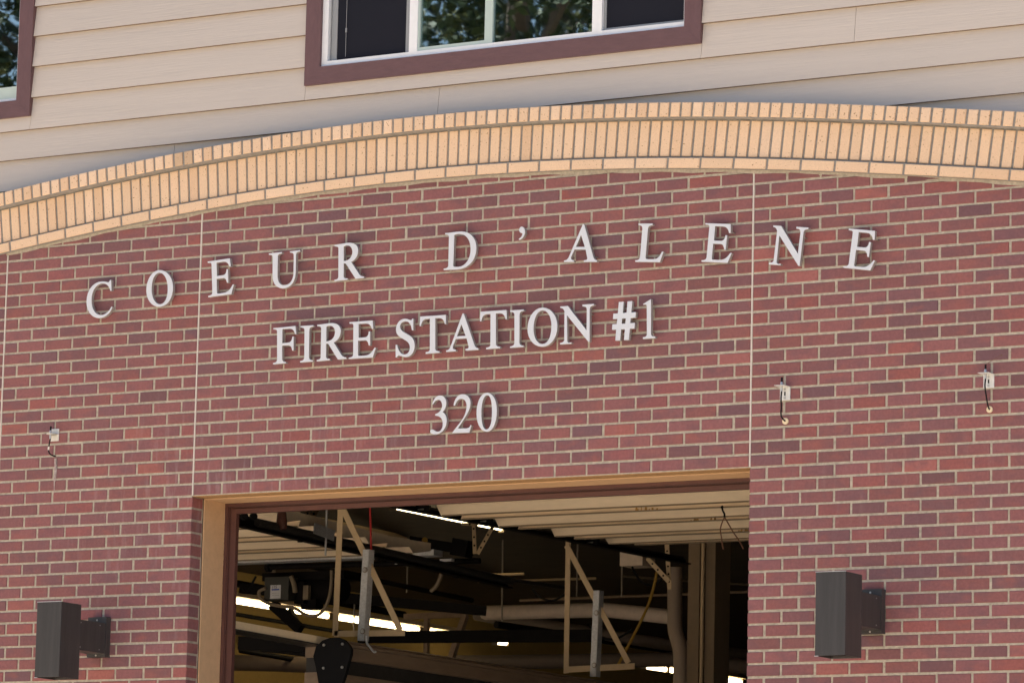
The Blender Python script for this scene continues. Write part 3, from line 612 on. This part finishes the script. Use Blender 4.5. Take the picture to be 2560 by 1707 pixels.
# ------------------------------------------------------------------ inside the garage
# raised sectional door of this bay: rows of stiffened half panels hanging under the tracks
def raised_door(x0,x1,rows,ys,label,pxr,xtra=0):
    e=empty('overhead_door',((x0+x1)/2,ys[0],0),label,'garage door','raised garage doors')
    zs=[(at(pxr,rows[i],ys[i]).z,at(pxr,rows[i+1],ys[i]).z) for i in range(len(rows)-1)]
    panels=[]
    for i in range(len(zs)):
        s=MB(); zt,zb=zs[i]; y=ys[i]; yn=ys[i+1] if i+1<len(ys) else y+.25
        zn=zs[i+1][0] if i+1<len(zs) else zb+.04
        lean=.055 if i%2==0 else -.02
        prof=[(y,zt),(y+lean,zb),(yn,zn+.0005),(yn,zn+.055),(y,zt+.05)]
        n=len(prof); vs=[(x0,a,b) for a,b in prof]+[(x1,a,b) for a,b in prof]
        s.mesh(vs,[tuple(range(n)),tuple(range(2*n-1,n-1,-1))]+[(k,(k+1)%n,(k+1)%n+n,k+n) for k in range(n)])
        p=s.build('door_panel',M['door'],e); panels.append((p,y,zt,zb))
        s=MB(); s.box((x0+.01,y+lean-.006,zb-.004),(x1-.01,y+lean+.012,zb+.004)); s.build('panel_seam',M['conduit'],p)
    return e,panels
def y_from(px,py,x): return atx(px,py,x).y
dl=.12
lefts=[1091,1156,1236,1299,1377,1439,1513,1590]
rowsA=[1228.1,1249.4,1265.4,1284.9,1297.4,1316.9,1329.3,1341.8,1351]
ysA=[y_from(q,1300,dl) for q in lefts]
dA,pA=raised_door(dl,W-.12,rowsA,ysA,'raised cream panel door overhead, right of its black track, rust streaked',1872)
# rust streaks on panels
for (i,px0,px1) in ((1,1590,1680),(3,1718,1790),(5,1845,1872)):
    p,y,zt,zb=pA[i]
    for k in range(9):
        u=px0+(px1-px0)*random.random(); q=at(u,1300,y); w=random.uniform(.006,.02); h=(zt-zb)*random.uniform(.25,.7)
        s=MB(); s.mesh([(q.x,y-.0008-.02*0,zb+.001),(q.x+w,y-.0008,zb+.001),(q.x+w*.8,y-.0008,zb+h),(q.x+w*.2,y-.0008,zb+h)],[(0,1,2,3)])
        ob=s.build('rust_streak',M['rust'],p)
        for v in ob.data.vertices: v.co.y -= .021*(1-(v.co.z+0-0))*0+.022
for px,py in ((1060,1271),(1216,1301),(1483,1354)):
    y=y_from(px,py,dl-.02); q=atx(px,py,dl-.03)
    s=MB(); s.bar((q.x-.05,y,q.z),(q.x+.05,y,q.z),.035,.035); s.tube([(q.x-.07,y-.02,q.z-.008),(q.x+.02,y-.02,q.z-.008)],.006,8,1); s.build('roller',[M['black'],M['screw']],dA)
def track(name,p0,p1,label,ht=.085,group='door tracks'):
    e=empty(name,p0,label,'track',group)
    s=MB(); s.bar(p0,p1,.012,ht); s.bar(Vector(p0)+Vector((.025,0,-ht*.45)),Vector(p1)+Vector((.025,0,-ht*.45)),.05,.008); s.build('rail',M['black'],e)
    s=MB(); s.bar(Vector(p0)+Vector((-.012,0,.02)),Vector(p1)+Vector((-.012,0,.02)),.008,.03); s.build('rail_lip',M['alu2'],e)
    return e
tA=track('door_track',atx(930,1252,.06),atx(1712,1404,.06),'long black door track running along the left edge of the right raised door',ht=.034)
# neighbour's door and track
ysB=[2.85,3.1,3.35,3.62,3.9,4.18,4.46,4.74]
rowsB=[1291,1307.4,1323,1341,1355.9,1372.9,1384.3,1397.9]
dB,pB=raised_door(-4.95,-1.30,rowsB[:8],ysB,'raised cream panel door of the next bay, seen behind the left door jamb',600)
q0=at(600,1397.9,4.9); q1=at(600,1412,4.9)
s=MB(); s.box((-4.95,4.78,q1.z),(-1.30,4.90,q0.z)); s.build('bottom_rail',M['galv'],dB)
pB0=atx(596,1301,-1.22); pB1=atx(1268,1456,-1.22)
tB=track('door_track',pB0,pB1,'black door track with bolt heads, left, ending at the punched V bracket')
d=Vector(pB1)-Vector(pB0)
s=MB(); s.tube([Vector(pB0)+d*.05+Vector((.03,0,.01)),Vector(pB0)+d*1.0+Vector((.03,0,.01))],.028,12); s.build('spring_tube',M['alu2'],tB,smooth=True)
for f in (.2,.48,.78):
    q=Vector(pB0)+d*f+Vector((.03,0,-.055)); s=MB(); s.tube([q+Vector((0,0,.02)),q],.018,10); s.build('bolt_head',M['black'],tB)
# collars: two dark holes, copper coloured coupling, clear bracket
for px,py in ((608,1291.5),(631,1291)):
    q=atx(px,py,-1.16); s=MB(); s.tube([q,q+Vector((.03,-.02,0))],.022,14); s.build('track_bolt',M['rubber'],tB)
q=atx(704,1303,-1.16); s=MB(); s.tube([q+Vector((0,0,.10)),q+Vector((0,0,.05)),q,q+Vector((0.02,0,-.05))],[.015,.03,.035,.02],12); s.build('coupling',mat('rusty_coupling',(.12,.045,.03),.6,noise=.3),tB,smooth=True)
q=atx(810,1332,-1.16); s=MB(); s.bar(q+Vector((0,-.12,.02)),q+Vector((0,.12,-.005)),.01,.07); s.build('clamp_plate',M['galv'],tB)
q=atx(817,1275,-1.16); s=MB(); s.tube([q+Vector((0,0,.5)),q+Vector((0,0,-.30))],.007,8); s.build('drop_rod',M['galv'],tB)
# beam above track B
a=at(690,1287,5.2); b=at(1010,1352,8.2)
s=MB(); s.bar(a,b,.05,.09); o=s.build('ceiling_rail',M['beige']); origin_to(o,a); tag(o,'dim beige ceiling rail slanting above the left door track','rail')
# shaft of the neighbour's door operator
a=at(676,1417,5.0); b=at(1200,1401,5.0)
s=MB(); s.tube([a,b],.020,14); s.tube([a+Vector((-.03,0,0)),a],.035,14,0); o=s.build('drive_shaft',M['black'],smooth=True); origin_to(o,a); tag(o,'thin black drive shaft lying level under the left raised door','shaft')
e=empty('hanger_clip',at(995,1390,4.95),'small bright hanger clip gripping the black drive shaft','clip')
p=at(996,1373,4.95); q=at(990,1410,4.95)
s=MB(); s.tube([p,q],.009,8); s.bar(at(994,1388,4.93),at(994,1394,4.93),.05,.05); s.build('clip_body',M['galv'],e)
p=at(1107,1398,4.9); q=at(1136,1403,4.9)
s=MB(); s.box((p.x,4.86,q.z),(q.x,4.90,p.z)); o=s.build('shaft_tag',M['paper']); origin_to(o,p); tag(o,'pale paper tag wrapped on the black drive shaft','tag')

# door operator: control box, motor, frame, flexible conduit
e=empty('door_operator',at(760,1470,5.3),'black garage door motor with a labelled control box and conduit loop','door motor')
def pxbox(name,m,px0,py0,px1,py1,y,dep,parent):
    a=at(px0,py1,y); b=at(px1,py0,y); s=MB(); s.box((a.x,y,a.z),(b.x,y+dep,b.z)); return s.build(name,m,parent)
cb=pxbox('control_box',M['opbox'],660,1440,722,1500,5.2,.12,e)
lb=pxbox('label',M['paper'],675,1461,702,1496,5.196,.002,cb)
pxbox('print_line',M['blueink'],679,1471,698,1475,5.194,.001,lb); pxbox('print_line',M['darkink'],679,1482,696,1483,5.194,.001,lb); pxbox('print_line',M['darkink'],680,1487,697,1488,5.194,.001,lb)
cu=bpy.data.curves.new('number','FONT'); cu.body='115'; cu.size=.030; cu.align_x='CENTER'
to=bpy.data.objects.new('t',cu); COL.objects.link(to); me=bpy.data.meshes.new_from_object(to.evaluated_get(bpy.context.evaluated_depsgraph_get())); bpy.data.objects.remove(to)
me.materials.clear(); me.materials.append(M['darkink']); to=bpy.data.objects.new('print_number',me); COL.objects.link(to); to.parent=lb
pc=at(686,1470,5.194); to.location=pc+Vector((0,0,G))-Vector(e.location); to.rotation_euler=(R(90),0,0)
pxbox('motor_frame',M['black'],655,1424,860,1452,5.32,.25,e)
a=at(735,1470,5.45); b=at(860,1470,5.45)
s=MB(); s.tube([at(775,1470,5.45),at(785,1470,5.45),at(852,1472,5.45),at(862,1472,5.45)],[.09,.115,.115,.08],20); s.tube([at(722,1476,5.4),at(776,1476,5.4)],.07,16); s.build('motor',M['black'],e,smooth=True)
pxbox('gear_cover',M['black'],735,1452,760,1508,5.3,.15,e); pxbox('motor_plate',M['conduit'],757,1462,771,1498,5.28,.03,e)
pxbox('junction_box',M['black'],752,1496,790,1522,5.35,.1,e)
def spline(P,n=8):
    P=[Vector(p) for p in P]; out=[]
    for i in range(len(P)-1):
        p0=P[max(i-1,0)];p1=P[i];p2=P[i+1];p3=P[min(i+2,len(P)-1)]
        for t in range(n):
            u=t/n; out.append(.5*((2*p1)+(-p0+p2)*u+(2*p0-5*p1+4*p2-p3)*u*u+(-p0+3*p1-3*p2+p3)*u**3))
    return out+[P[-1]]
s=MB(); s.tube(spline([at(x,y,5.18) for x,y in ((664,1470),(648,1478),(652,1495),(672,1508),(700,1514),(735,1519),(765,1536),(790,1538),(808,1525),(822,1495),(828,1460),(829,1425))]),.0125,8); s.build('conduit',M['conduit'],e,smooth=True)
for hp,hr in ((((728,1440),(735,1460),(738,1480)),.018),(((678,1408),(684,1418),(684,1430)),.014)):
    s=MB(); s.tube(spline([at(x,y,5.2) for x,y in hp]),hr,8); s.build('hose',M['conduit'],e,smooth=True)
s=MB(); s.bar(at(682,1510,5.6),at(752,1573,5.6),.06,.07); s.build('brace',M['black'],e)
s=MB(); s.bar(at(722,1525,5.75),at(745,1568,5.75),.05,.05); s.build('brace',M['alu2'],e)

# exhaust rail with its two triangular hangers
RX=-.30
def sect(poly,p0,p1,name,m,parent):          # profile in (x,z) swept from p0 to p1 (mostly along y)
    s=MB(); n=len(poly); vs=[(p0.x+a,p0.y,p0.z+b) for a,b in poly]+[(p1.x+a,p1.y,p1.z+b) for a,b in poly]
    s.mesh(vs,[tuple(range(n)),tuple(range(2*n-1,n-1,-1))]+[(k,k+n,(k+1)%n+n,(k+1)%n) for k in range(n)])
    return s.build(name,m,parent)
def rp(px,py): return atx(px,py,RX)
r0=rp(818,1592); r1=rp(1640,1720)
rail=empty('exhaust_rail',r0,'long grooved metal exhaust rail crossing low behind the garage opening','rail')
sect([(-.16,0),(-.02,0),(.0,-.008),(-.012,-.014),(0,-.020),(-.004,-.038),(-.16,-.038)],r0,r1,'rail_top',M['alu'],rail)
sect([(-.16,-.0385),(-.010,-.0385),(.0,-.043),(.004,-.118),(-.014,-.124),(-.16,-.124)],r0,r1,'rail_side',M['alu'],rail)
sect([(-.15,-.1245),(-.020,-.1245),(-.016,-.215),(-.15,-.215)],r0,r1,'rail_groove',M['alu2'],rail)
sect([(-.16,-.2155),(.01,-.2155),(.014,-.240),(-.004,-.25),(.006,-.34),(-.16,-.34)],r0,r1,'rail_lip',M['alu'],rail)
q0=rp(560,1546); q1=rp(822,1594)
sect([(-.14,0),(0,0),(.0,-.048),(-.14,-.048)],q0,q1,'rail_channel',M['chan'],rail)
sect([(-.15,-.0485),(.01,-.0485),(.01,-.056),(-.15,-.056)],q0,q1,'channel_lip',M['alu2'],rail)
yb=rp(800,1600).y
tr=empty('rail_trolley',at(840,1640,yb-.05),'black teardrop trolley plate with four bright bolts on the rail','trolley')
out=[]
for px,py in ((806,1707+60),(796,1707),(790,1669),(783,1640),(790,1615),(806,1600),(825,1593),(843,1592),(860,1599),(872,1612),(877,1622),(876,1636),(870,1656),(861,1690),(855,1707),(846,1707+60)):
    p=at(px,py,yb-.10); out.append((p.x,p.z))
s=MB(); s.prism(out,yb-.10,yb-.07); s.build('trolley_plate',M['rubber'],tr)
for px,py in ((810.5,1611.5),(857,1609),(809.5,1669),(856,1667)):
    p=at(px,py,yb-.10); s=MB(); s.tube([p,p+Vector((0,-.008,0))],.0085,10); s.build('bolt',M['screw'],tr)
s=MB(); s.bar(at(600,1607,yb+.25),at(806,1614,yb+.25),.05,.085); s.bar(at(655,1618,yb+.3),at(795,1634,yb+.3),.05,.05); s.bar(at(786,1622,yb+.2),at(816,1730,yb+.2),.03,.03); s.build('trolley_arm',M['black'],tr)
def hanger(y,post,diag,hor,gal,gd,bolts,label):
    e=empty('rail_hanger',at(*gal[1],y),label,'hanger','triangular hangers of the exhaust rail')
    def strip(name,m,p,q,w,dy=0,parent=e,th=.006):
        a=at(*p,y+dy); b=at(*q,y+dy); s=MB(); s.bar(a,b,th,w,up=(b-a).cross(Vector((0,1,0)))) ; return s.build(name,m,parent)
    strip('post',M['beige'],post[0],post[1],post[2],.03); strip('diagonal',M['beige'],diag[0],diag[1],diag[2],.012); strip('cross_bar',M['beige'],hor[0],hor[1],hor[2],.03)
    a=at(*gal[0],y); b=at(*gal[1],y); w=gal[2]
    s=MB(); s.bar(a+Vector((0,-.028,0)),b+Vector((0,-.028,0)),.004,w,up=(b-a).cross(Vector((0,1,0))))
    s.bar(a+Vector((w/2,.003,0)),b+Vector((w/2,.003,0)),gd,.005,up=(1,0,0)); g=s.build('steel_post',M['galv'],e)
    # a bar's 'up' is across it, so square the return leg
    for px,py in bolts:
        p=at(px,py,y-.031); s=MB(); s.tube([p,p+Vector((0,-.003,0))],.019,14); wsh=s.build('washer',M['stud'],g); s=MB(); s.tube([p+Vector((0,-.003,0)),p+Vector((0,-.011,0))],.012,8); s.build('bolt',M['screw'],g)
    return e
y1=rp(925,1600).y; y2=rp(1500,1690).y
h1=hanger(y1,((852,1262),(838,1588),.041),((853,1262),(1001,1575),.041),((836,1583.5),(1012,1581),.038),((921,1374),(907,1602),.044),.06,((913,1424),(907,1577)),'left triangular beige hanger with bright steel post holding the rail')
h2=hanger(y2,((1421,1345),(1415.5,1682),.040),((1416,1362),(1571,1656),.040),((1412,1673),(1587,1664),.042),((1496,1476),(1487,1691),.044),.06,((1491.5,1531),(1486,1662)),'right triangular beige hanger with dull steel post, near the duct elbow')
s=MB(); s.tube(spline([at(x,y,y1-.03) for x,y in ((916,1588),(917,1605),(926,1618),(934,1628),(940,1628))]),.008,8); s.build('hook',M['galv'],h1,smooth=True)

# punched V bracket, cords, rods
def punched(p,q,w,y,par):
    a=at(*p,y); b=at(*q,y); d=b-a; s=MB(); s.bar(a,b,.004,w,up=d.cross(Vector((0,1,0)))); o=s.build('strut',M['beige'],par)
    n=int(d.length/.05); s=MB()
    for i in range(1,n):
        c=a+d*(i/n)+Vector((0,-.0025,0)); s.tube([c,c+Vector((0,-.001,0))],.008,8)
    s.build('punched_hole',M['rubber'],o)
e=empty('angle_bracket',at(1190,1382,5.4),'beige punched V bracket hanging beside the bright ceiling tube','bracket','punched angle brackets')
punched((1184,1300),(1187,1384),.030,5.4,e); punched((1238,1305),(1194,1384),.030,5.41,e); punched((1155,1309),(1195,1311),.02,5.42,e)
e=empty('angle_bracket',at(770,1300,5.0),'short beige bracket stub showing just under the door header','bracket','punched angle brackets')
punched((771,1262),(768,1304),.045,5.0,e); punched((795,1268),(775,1300),.045,5.01,e)
e=empty('angle_bracket',at(1672,1455,6.2),'beige bracket with slanting strut at the far end of the right track','bracket','punched angle brackets')
punched((1667,1358),(1674,1472),.034,6.2,e); punched((1618,1394),(1672,1453),.034,6.15,e)
def cord(name,pts,y,r,m,label,cat):
    P=spline([at(px,py,y) for px,py in pts]) if len(pts)>2 else [at(px,py,y) for px,py in pts]
    s=MB(); s.tube(P,r,8); o=s.build(name,m,smooth=True); origin_to(o,P[-1]); return tag(o,label,cat)
cord('pull_cord',((925,1262),(928,1376)),y1+.12,.0065,M['red'],'straight red pull cord hanging behind the left steel post','cord')
cord('rope',((1645,1420),(1617,1520),(1538,1675)),7.5,.011,M['yrope'],'dim yellow rope slanting down beside the white standpipe','rope')
g='threaded ceiling rods'
for px,py0,py1,y,l in ((1257,1325,1552,8.6,'thin rod left of the duct end, long and dark'),(1444,1360,1490,8.8,'thin rod above the duct between post and strut'),(1556,1380,1490,8.6,'thin rod with bright nut in front of the pale box'),(1019,1395,1480,9,'faint thin rod beside the conduit loop'),(886,1500,1590,9.2,'thin dark rod crossing the lit tubes at the left')):
    o=cord('ceiling_rod',((px,py0),(px-2,py1)),y,.007,M['stud'],l,'rod'); o['group']=g
# twisted wire hanging from the right raised door
e=empty('wire_hook',at(1812,1292,2.3),'brown twisted wire dangling from the right raised door','wire')
s=MB(); s.tube(spline([at(x,y,2.35) for x,y in ((1805,1266),(1807,1276),(1811,1284),(1811,1292))]),.006,8); s.tube([at(1804,1266,2.35),at(1806,1268,2.35)],.010,8); s.build('twist',M['rubber'],e,smooth=True)
for pts in (((1811,1293),(1806,1304),(1801,1322),(1804,1345),(1806,1362),(1809,1372)),((1812,1293),(1823,1312),(1834,1331),(1848,1351),(1859,1372))):
    s=MB(); s.tube(spline([at(x,y,2.35) for x,y in pts]),.0042,8); s.build('wire_leg',M['wire'],e,smooth=True)

# ducts, standpipe, column
def duct(name,pts,y,r,m,label,cat,group=None,dys=None,n=22):
    P=[at(px,py,y if dys is None else dys[i]) for i,(px,py) in enumerate(pts)]
    s=MB(); s.tube(P,r,n); o=s.build(name,m,smooth=True); origin_to(o,P[0]); return tag(o,label,cat,group)
g='grey round ducts under the garage ceiling'
dp=[(1203,1532),(1206,1531.5),(1214,1531),(1300,1529),(1410,1526.5),(1470,1525),(1500,1524),(1516,1524),(1532,1525.5),(1560,1528.5),(1600,1532.5),(1640,1537),(1680,1541.5),(1690,1542.5),(1694,1543)]
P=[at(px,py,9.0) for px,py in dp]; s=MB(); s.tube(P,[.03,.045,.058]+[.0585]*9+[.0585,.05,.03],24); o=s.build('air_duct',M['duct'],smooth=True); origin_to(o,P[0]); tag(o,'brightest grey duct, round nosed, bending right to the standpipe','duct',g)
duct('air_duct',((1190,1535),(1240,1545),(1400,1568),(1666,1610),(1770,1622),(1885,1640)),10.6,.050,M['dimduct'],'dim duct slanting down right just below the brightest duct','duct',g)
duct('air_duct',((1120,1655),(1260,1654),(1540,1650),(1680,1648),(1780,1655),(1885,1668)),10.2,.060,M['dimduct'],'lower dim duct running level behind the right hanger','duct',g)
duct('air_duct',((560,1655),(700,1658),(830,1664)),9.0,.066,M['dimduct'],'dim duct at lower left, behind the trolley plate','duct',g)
s=MB(); P=[at(1687,1418,8.6)]+[at(1687,y,8.6) for y in (1500,1560)]+[at(1689,1580,8.6),at(1695,1600,8.6),at(1700,1618,8.6),at(1702,1640,8.6),at(1702,1730,8.6)]
s.tube(P,.058,22); o=s.build('standpipe',mat('pale_pipe_paint',(.40,.31,.235),.6),smooth=True); origin_to(o,P[-1]); tag(o,'pale upright pipe with an offset bend beside the beige column','pipe')
a=at(1716,1720,7.6); b=at(1750,1350,7.6)
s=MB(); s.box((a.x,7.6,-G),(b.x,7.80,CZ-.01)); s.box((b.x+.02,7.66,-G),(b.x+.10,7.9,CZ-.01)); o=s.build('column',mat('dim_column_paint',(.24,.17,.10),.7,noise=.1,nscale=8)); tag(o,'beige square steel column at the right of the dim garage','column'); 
for v in o.data.vertices: pass
q=at(1764,1500,7.55); s=MB(); s.tube([(q.x,7.5,-G),(q.x,7.5,CZ-.02)],.014,8); o=s.build('conduit_pipe',M['beige']); tag(o,'thin conduit pipe running up beside the beige column','pipe')
a=at(1550,1380,8.3); b=at(1606,1412,8.3)
s=MB(); s.box((a.x,8.3,b.z),(b.x,8.5,a.z+.02)); o=s.build('junction_box',M['duct']); tag(o,'pale square box under the ceiling left of the column','box')
a=at(1030,1352,5.6); b=at(1178,1376,5.6)
s=MB(); s.bar(a,b,.08,.07); s.bar(at(1137,1366,5.55),at(1175,1373,5.55),.1,.12); o=s.build('black_arm',M['black']); origin_to(o,a); tag(o,'stubby black arm with yellow end above the left track','arm')
s=MB(); s.tube([at(1062,1350,5.5),at(1062,1350,5.48)],.022,12); c=s.build('yellow_end',M['yrope']); 
c.parent=o
for v in c.data.vertices: v.co = v.co - Vector(o.location)
# long dark ceiling beam & back rails
for p,q,yy,w,l in (((600,1470),(1215,1526),7.0,.075,'long dark beam slanting behind the motor to the duct nose'),((900,1592),(1490,1588),7.4,.09,'dark level beam low across the middle of the garage')):
    a=at(*p,yy); b=at(*q,yy+.8 if p[0]==600 else yy); s=MB(); s.bar(a,b,.06,w); o=s.build('dark_beam',M['black']); origin_to(o,a); tag(o,l,'beam','dark beams of the garage')
e=empty('light_stand',at(1065,1640,8.2),'dim grey T shaped frame in front of the yellow glow','frame')
s=MB(); s.bar(at(1012,1541,8.2),at(1168,1534,8.2),.04,.045); s.bar(at(1068,1545,8.2),at(1066,1640,8.2),.04,.035); s.bar(at(1163,1538,8.2),at(1128,1645,8.2),.05,.045); s.build('frame_bar',M['alu'],e)
cord('flexible_hose',((1108,1400),(1106,1420),(1100,1445),(1090,1465),(1077,1477)),6,.016,M['conduit'],'short tan flexible hose curving down from the shaft tag','hose')
for (p,q,y,l) in (((1100,1350),(1320,1339),9,'faint pale conduit high across the dark ceiling'),((1195,1453),(1490,1445),9.5,'faint pale conduit above the brightest duct'),((1158,1438),(1310,1434),7.6,'pinkish pale strip on the dark ceiling')):
    o=cord('ceiling_conduit',(p,q),y,.010,M['beige'],l,'conduit'); o['group']='pale conduits on the ceiling'

# more pipes and cables under the dark ceiling
for (p,q,y1_,y2_,r,m,l) in (((560,1452),(1010,1536),7.6,10.2,.030,'black','black pipe just above the leftmost lit tubes'),((580,1533),(905,1588),8.6,10.4,.018,'black','thin black pipe under the leftmost lit tubes'),
    ((1000,1408),(1420,1470),6.2,8.2,.016,'alu2','slender pipe slanting over the dark ceiling middle'),((1240,1560),(1885,1655),9.4,12.4,.030,'black','black pipe slanting below the dim duct'),
    ((1300,1500),(1885,1478),10.4,10.4,.012,'alu','faint level pipe behind the pale box'),((1560,1440),(1885,1462),9.6,10.4,.010,'conduit','faint thin pipe at the right, above the duct elbow'),
    ((700,1400),(1180,1500),6.4,8.6,.020,'black','black pipe crossing behind the conduit loop'),((600,1625),(1180,1722),8.4,11.0,.022,'black','black pipe low behind the exhaust rail')):
    a=at(*p,y1_); c=at(*q,y2_); s=MB(); s.tube([a,c],r,10); o=s.build('ceiling_pipe',M[m],smooth=True); origin_to(o,a); tag(o,l,'pipe','slim pipes under the garage ceiling')
for pts,y,l in ((((640,1440),(628,1462),(618,1478),(606,1470)),5.5,'dark drooping cable left of the labelled control box'),(((1330,1470),(1350,1492),(1384,1500),(1418,1480)),7.9,'dark drooping cable left of the right hanger post'),
    (((1580,1416),(1600,1450),(1632,1462),(1660,1440)),8.0,'dark drooping cable under the pale square box'),(((1470,1560),(1500,1590),(1540,1596),(1580,1572)),7.7,'dark drooping cable below the brightest duct bend')):
    o=cord('cable',pts,y,.009,M['rubber'],l,'cable'); o['group']='drooping cables in the garage'
# fluorescent tubes
def tube_light(p,q,yp,yq,label,r=.021):
    a=at(*p,yp); b=at(*q,yq)
    e=empty('tube_light',a,label,'light','fluorescent tube lights')
    s=MB(); s.tube([a,b],r,12); s.build('tube',M['tube'],e,smooth=True)
    s=MB(); s.bar(a+Vector((0,0,r+.024)),b+Vector((0,0,r+.024)),.13,.035); s.build('housing',M['beige'],e)
    d=(b-a).normalized()
    for u,v in ((a-d*.03,a-d*.002),(b+d*.002,b+d*.03)):
        s=MB(); s.bar(u,v,.05,.05); s.build('lamp_holder',M['conduit'],e)
tube_light((556,1496),(818,1539),7.8,9.05,'lit fluorescent tube behind the door motor, leftmost')
tube_light((832,1541),(1044,1573),9.15,10.35,'lit fluorescent tube crossing behind the left steel post')
tube_light((1054,1575),(1160,1592),10.45,11.3,'lit fluorescent tube partly behind the grey T frame')
tube_light((985,1268),(1252,1322),6.2,7.7,'lit fluorescent tube right under the header, along the black track',.012)
tube_light((1610,1664),(1662,1672),12,12.6,'lit tube left of the standpipe at the photo bottom')
tube_light((1768,1691),(1850,1704),12,12.9,'lit tube right of the column at the photo bottom')
tube_light((1668,1673),(1682,1675),12.65,12.85,'very short lit stub touching the standpipe')
tube_light((1238,1604),(1264,1606),13,13.4,'tiny lit tube glowing under the level dark beam')

# ------------------------------------------------------------------ trees across the street (seen in the window glass)
leafm=mat('leaf_green',(1,1,1),.55,tint=True,spec=.3); barkm=mat('bark',(.09,.065,.05),.9,noise=.3,nscale=4,bump=.5,bscale=8)
def tree(x,y,h,rad,label,cone=False,n=46000):
    e=empty('tree',(x,y,-G),label,'tree','trees across the street')
    s=MB(); s.tube([(x,y,-G),(x+.1,y,-G+h*.35),(x-.1,y+.1,-G+h*.7),(x,y,-G+h*.95)],[.36,.20,.07,.02],10)
    L=[]
    for k in range(14):
        z=h*random.uniform(.25,.85); a=random.uniform(0,6.28); rr=rad*random.uniform(.5,.9)*(1-(z/h)*.75 if cone else 1)
        p=Vector((x,y,-G+z)); q=p+Vector((math.cos(a)*rr,math.sin(a)*rr,rr*(.0 if cone else .45))); s.tube([p,(p+q)/2+Vector((0,0,.1)),q],[.09,.06,.02],6); L.append(q)
    s.build('trunk',barkm,e)
    c=MB()
    cl=[]
    for k in range(230):
        z=h*random.uniform(.2,1.0); a=random.uniform(0,6.28)
        prof=(1-z/h)*1.05+.05 if cone else math.sin(math.pi*min(1,max(.05,(z/h-.15)/.9)))**.6
        rr=rad*prof*math.sqrt(random.uniform(.1,1)); cl.append((x+math.cos(a)*rr,y+math.sin(a)*rr,-G+z,rad*random.uniform(.07,.17)))
    ga=random.gauss; un=random.uniform
    for k in range(n):
        px,py,pz,r=cl[k%230]; px+=ga(0,.6)*r; py+=ga(0,.6)*r; pz+=ga(0,.45)*r
        sz=un(.045,.10); ux,uy,uz=ga(0,1),ga(0,1),ga(0,.7); l=sz/(math.sqrt(ux*ux+uy*uy+uz*uz)+1e-6); ux*=l; uy*=l; uz*=l
        wx,wy,wz=-uy*.5+ga(0,.2)*sz,ux*.5+ga(0,.2)*sz,ga(0,.35)*sz
        g=un(.75,1.3); c.col=(.030*g,.047*g,.014*g) if un(0,1)<.86 else (.085*g,.085*g,.018*g)
        c.face([(px-ux,py-uy,pz-uz),(px+wx,py+wy,pz+wz),(px+ux,py+uy,pz+uz),(px-wx,py-wy,pz-wz)])
    c.build('crown',leafm,e)
tree(-10.5,-21,17.5,4.4,'tall leafy tree across the street, nearest of the row')
tree(-19,-24,19,4.8,'broad leafy tree across the street, left in the row')
tree(-15,-31,20,4.4,'leafy tree across the street, standing between two others')
tree(-23.5,-20.5,19,4.6,'slender leafy tree across the street, leftmost of the row')
tree(-22.5,-28.5,20.5,4.8,'dense leafy tree across the street, in front of the conifers')
tree(-27,-30,20,4.6,'tall cone shaped conifer across the street',cone=True)
tree(-20,-38,25,5.0,'tallest conifer standing behind the leafy trees',cone=True)

# ------------------------------------------------------------------ light, sky, camera
sd_=Vector((-.62,.16,.78)).normalized()
el=math.asin(sd_.z); azr=math.atan2(sd_.x,sd_.y)
w=bpy.data.worlds.new('World'); sc.world=w; w.use_nodes=True
nt=w.node_tree; bg=nt.nodes['Background']; sk=nt.nodes.new('ShaderNodeTexSky'); sk.sky_type='NISHITA'; sk.sun_disc=False
sk.sun_elevation=el; sk.sun_rotation=azr; sk.dust_density=3.0; sk.air_density=1.0; sk.ozone_density=1.0
nt.links.new(sk.outputs[0],bg.inputs[0]); bg.inputs[1].default_value=.094
ld=bpy.data.lights.new('sun','SUN'); ld.energy=5.0; ld.angle=R(.5); ld.color=(1,.93,.82)
lo=bpy.data.objects.new('sun',ld); COL.objects.link(lo); lo.rotation_euler=(-sd_).to_track_quat('-Z','Y').to_euler()
cam=bpy.data.cameras.new('camera'); co=bpy.data.objects.new('camera',cam); COL.objects.link(co); sc.camera=co
cam.sensor_width=36; cam.sensor_fit='HORIZONTAL'; cam.lens=CF*36/2560; cam.clip_start=.5; cam.clip_end=600
mw=Matrix((CR,CU,-CW)).transposed().to_4x4(); mw.translation=CP+Vector((0,0,G)); co.matrix_world=mw
cam.dof.use_dof=True; cam.dof.focus_distance=25.6; cam.dof.aperture_fstop=9
vs=sc.view_settings; sc.display_settings.display_device='sRGB'; vs.view_transform='Standard'; vs.look='None'; vs.exposure=1.27; vs.gamma=1
sc.cycles.max_bounces=8
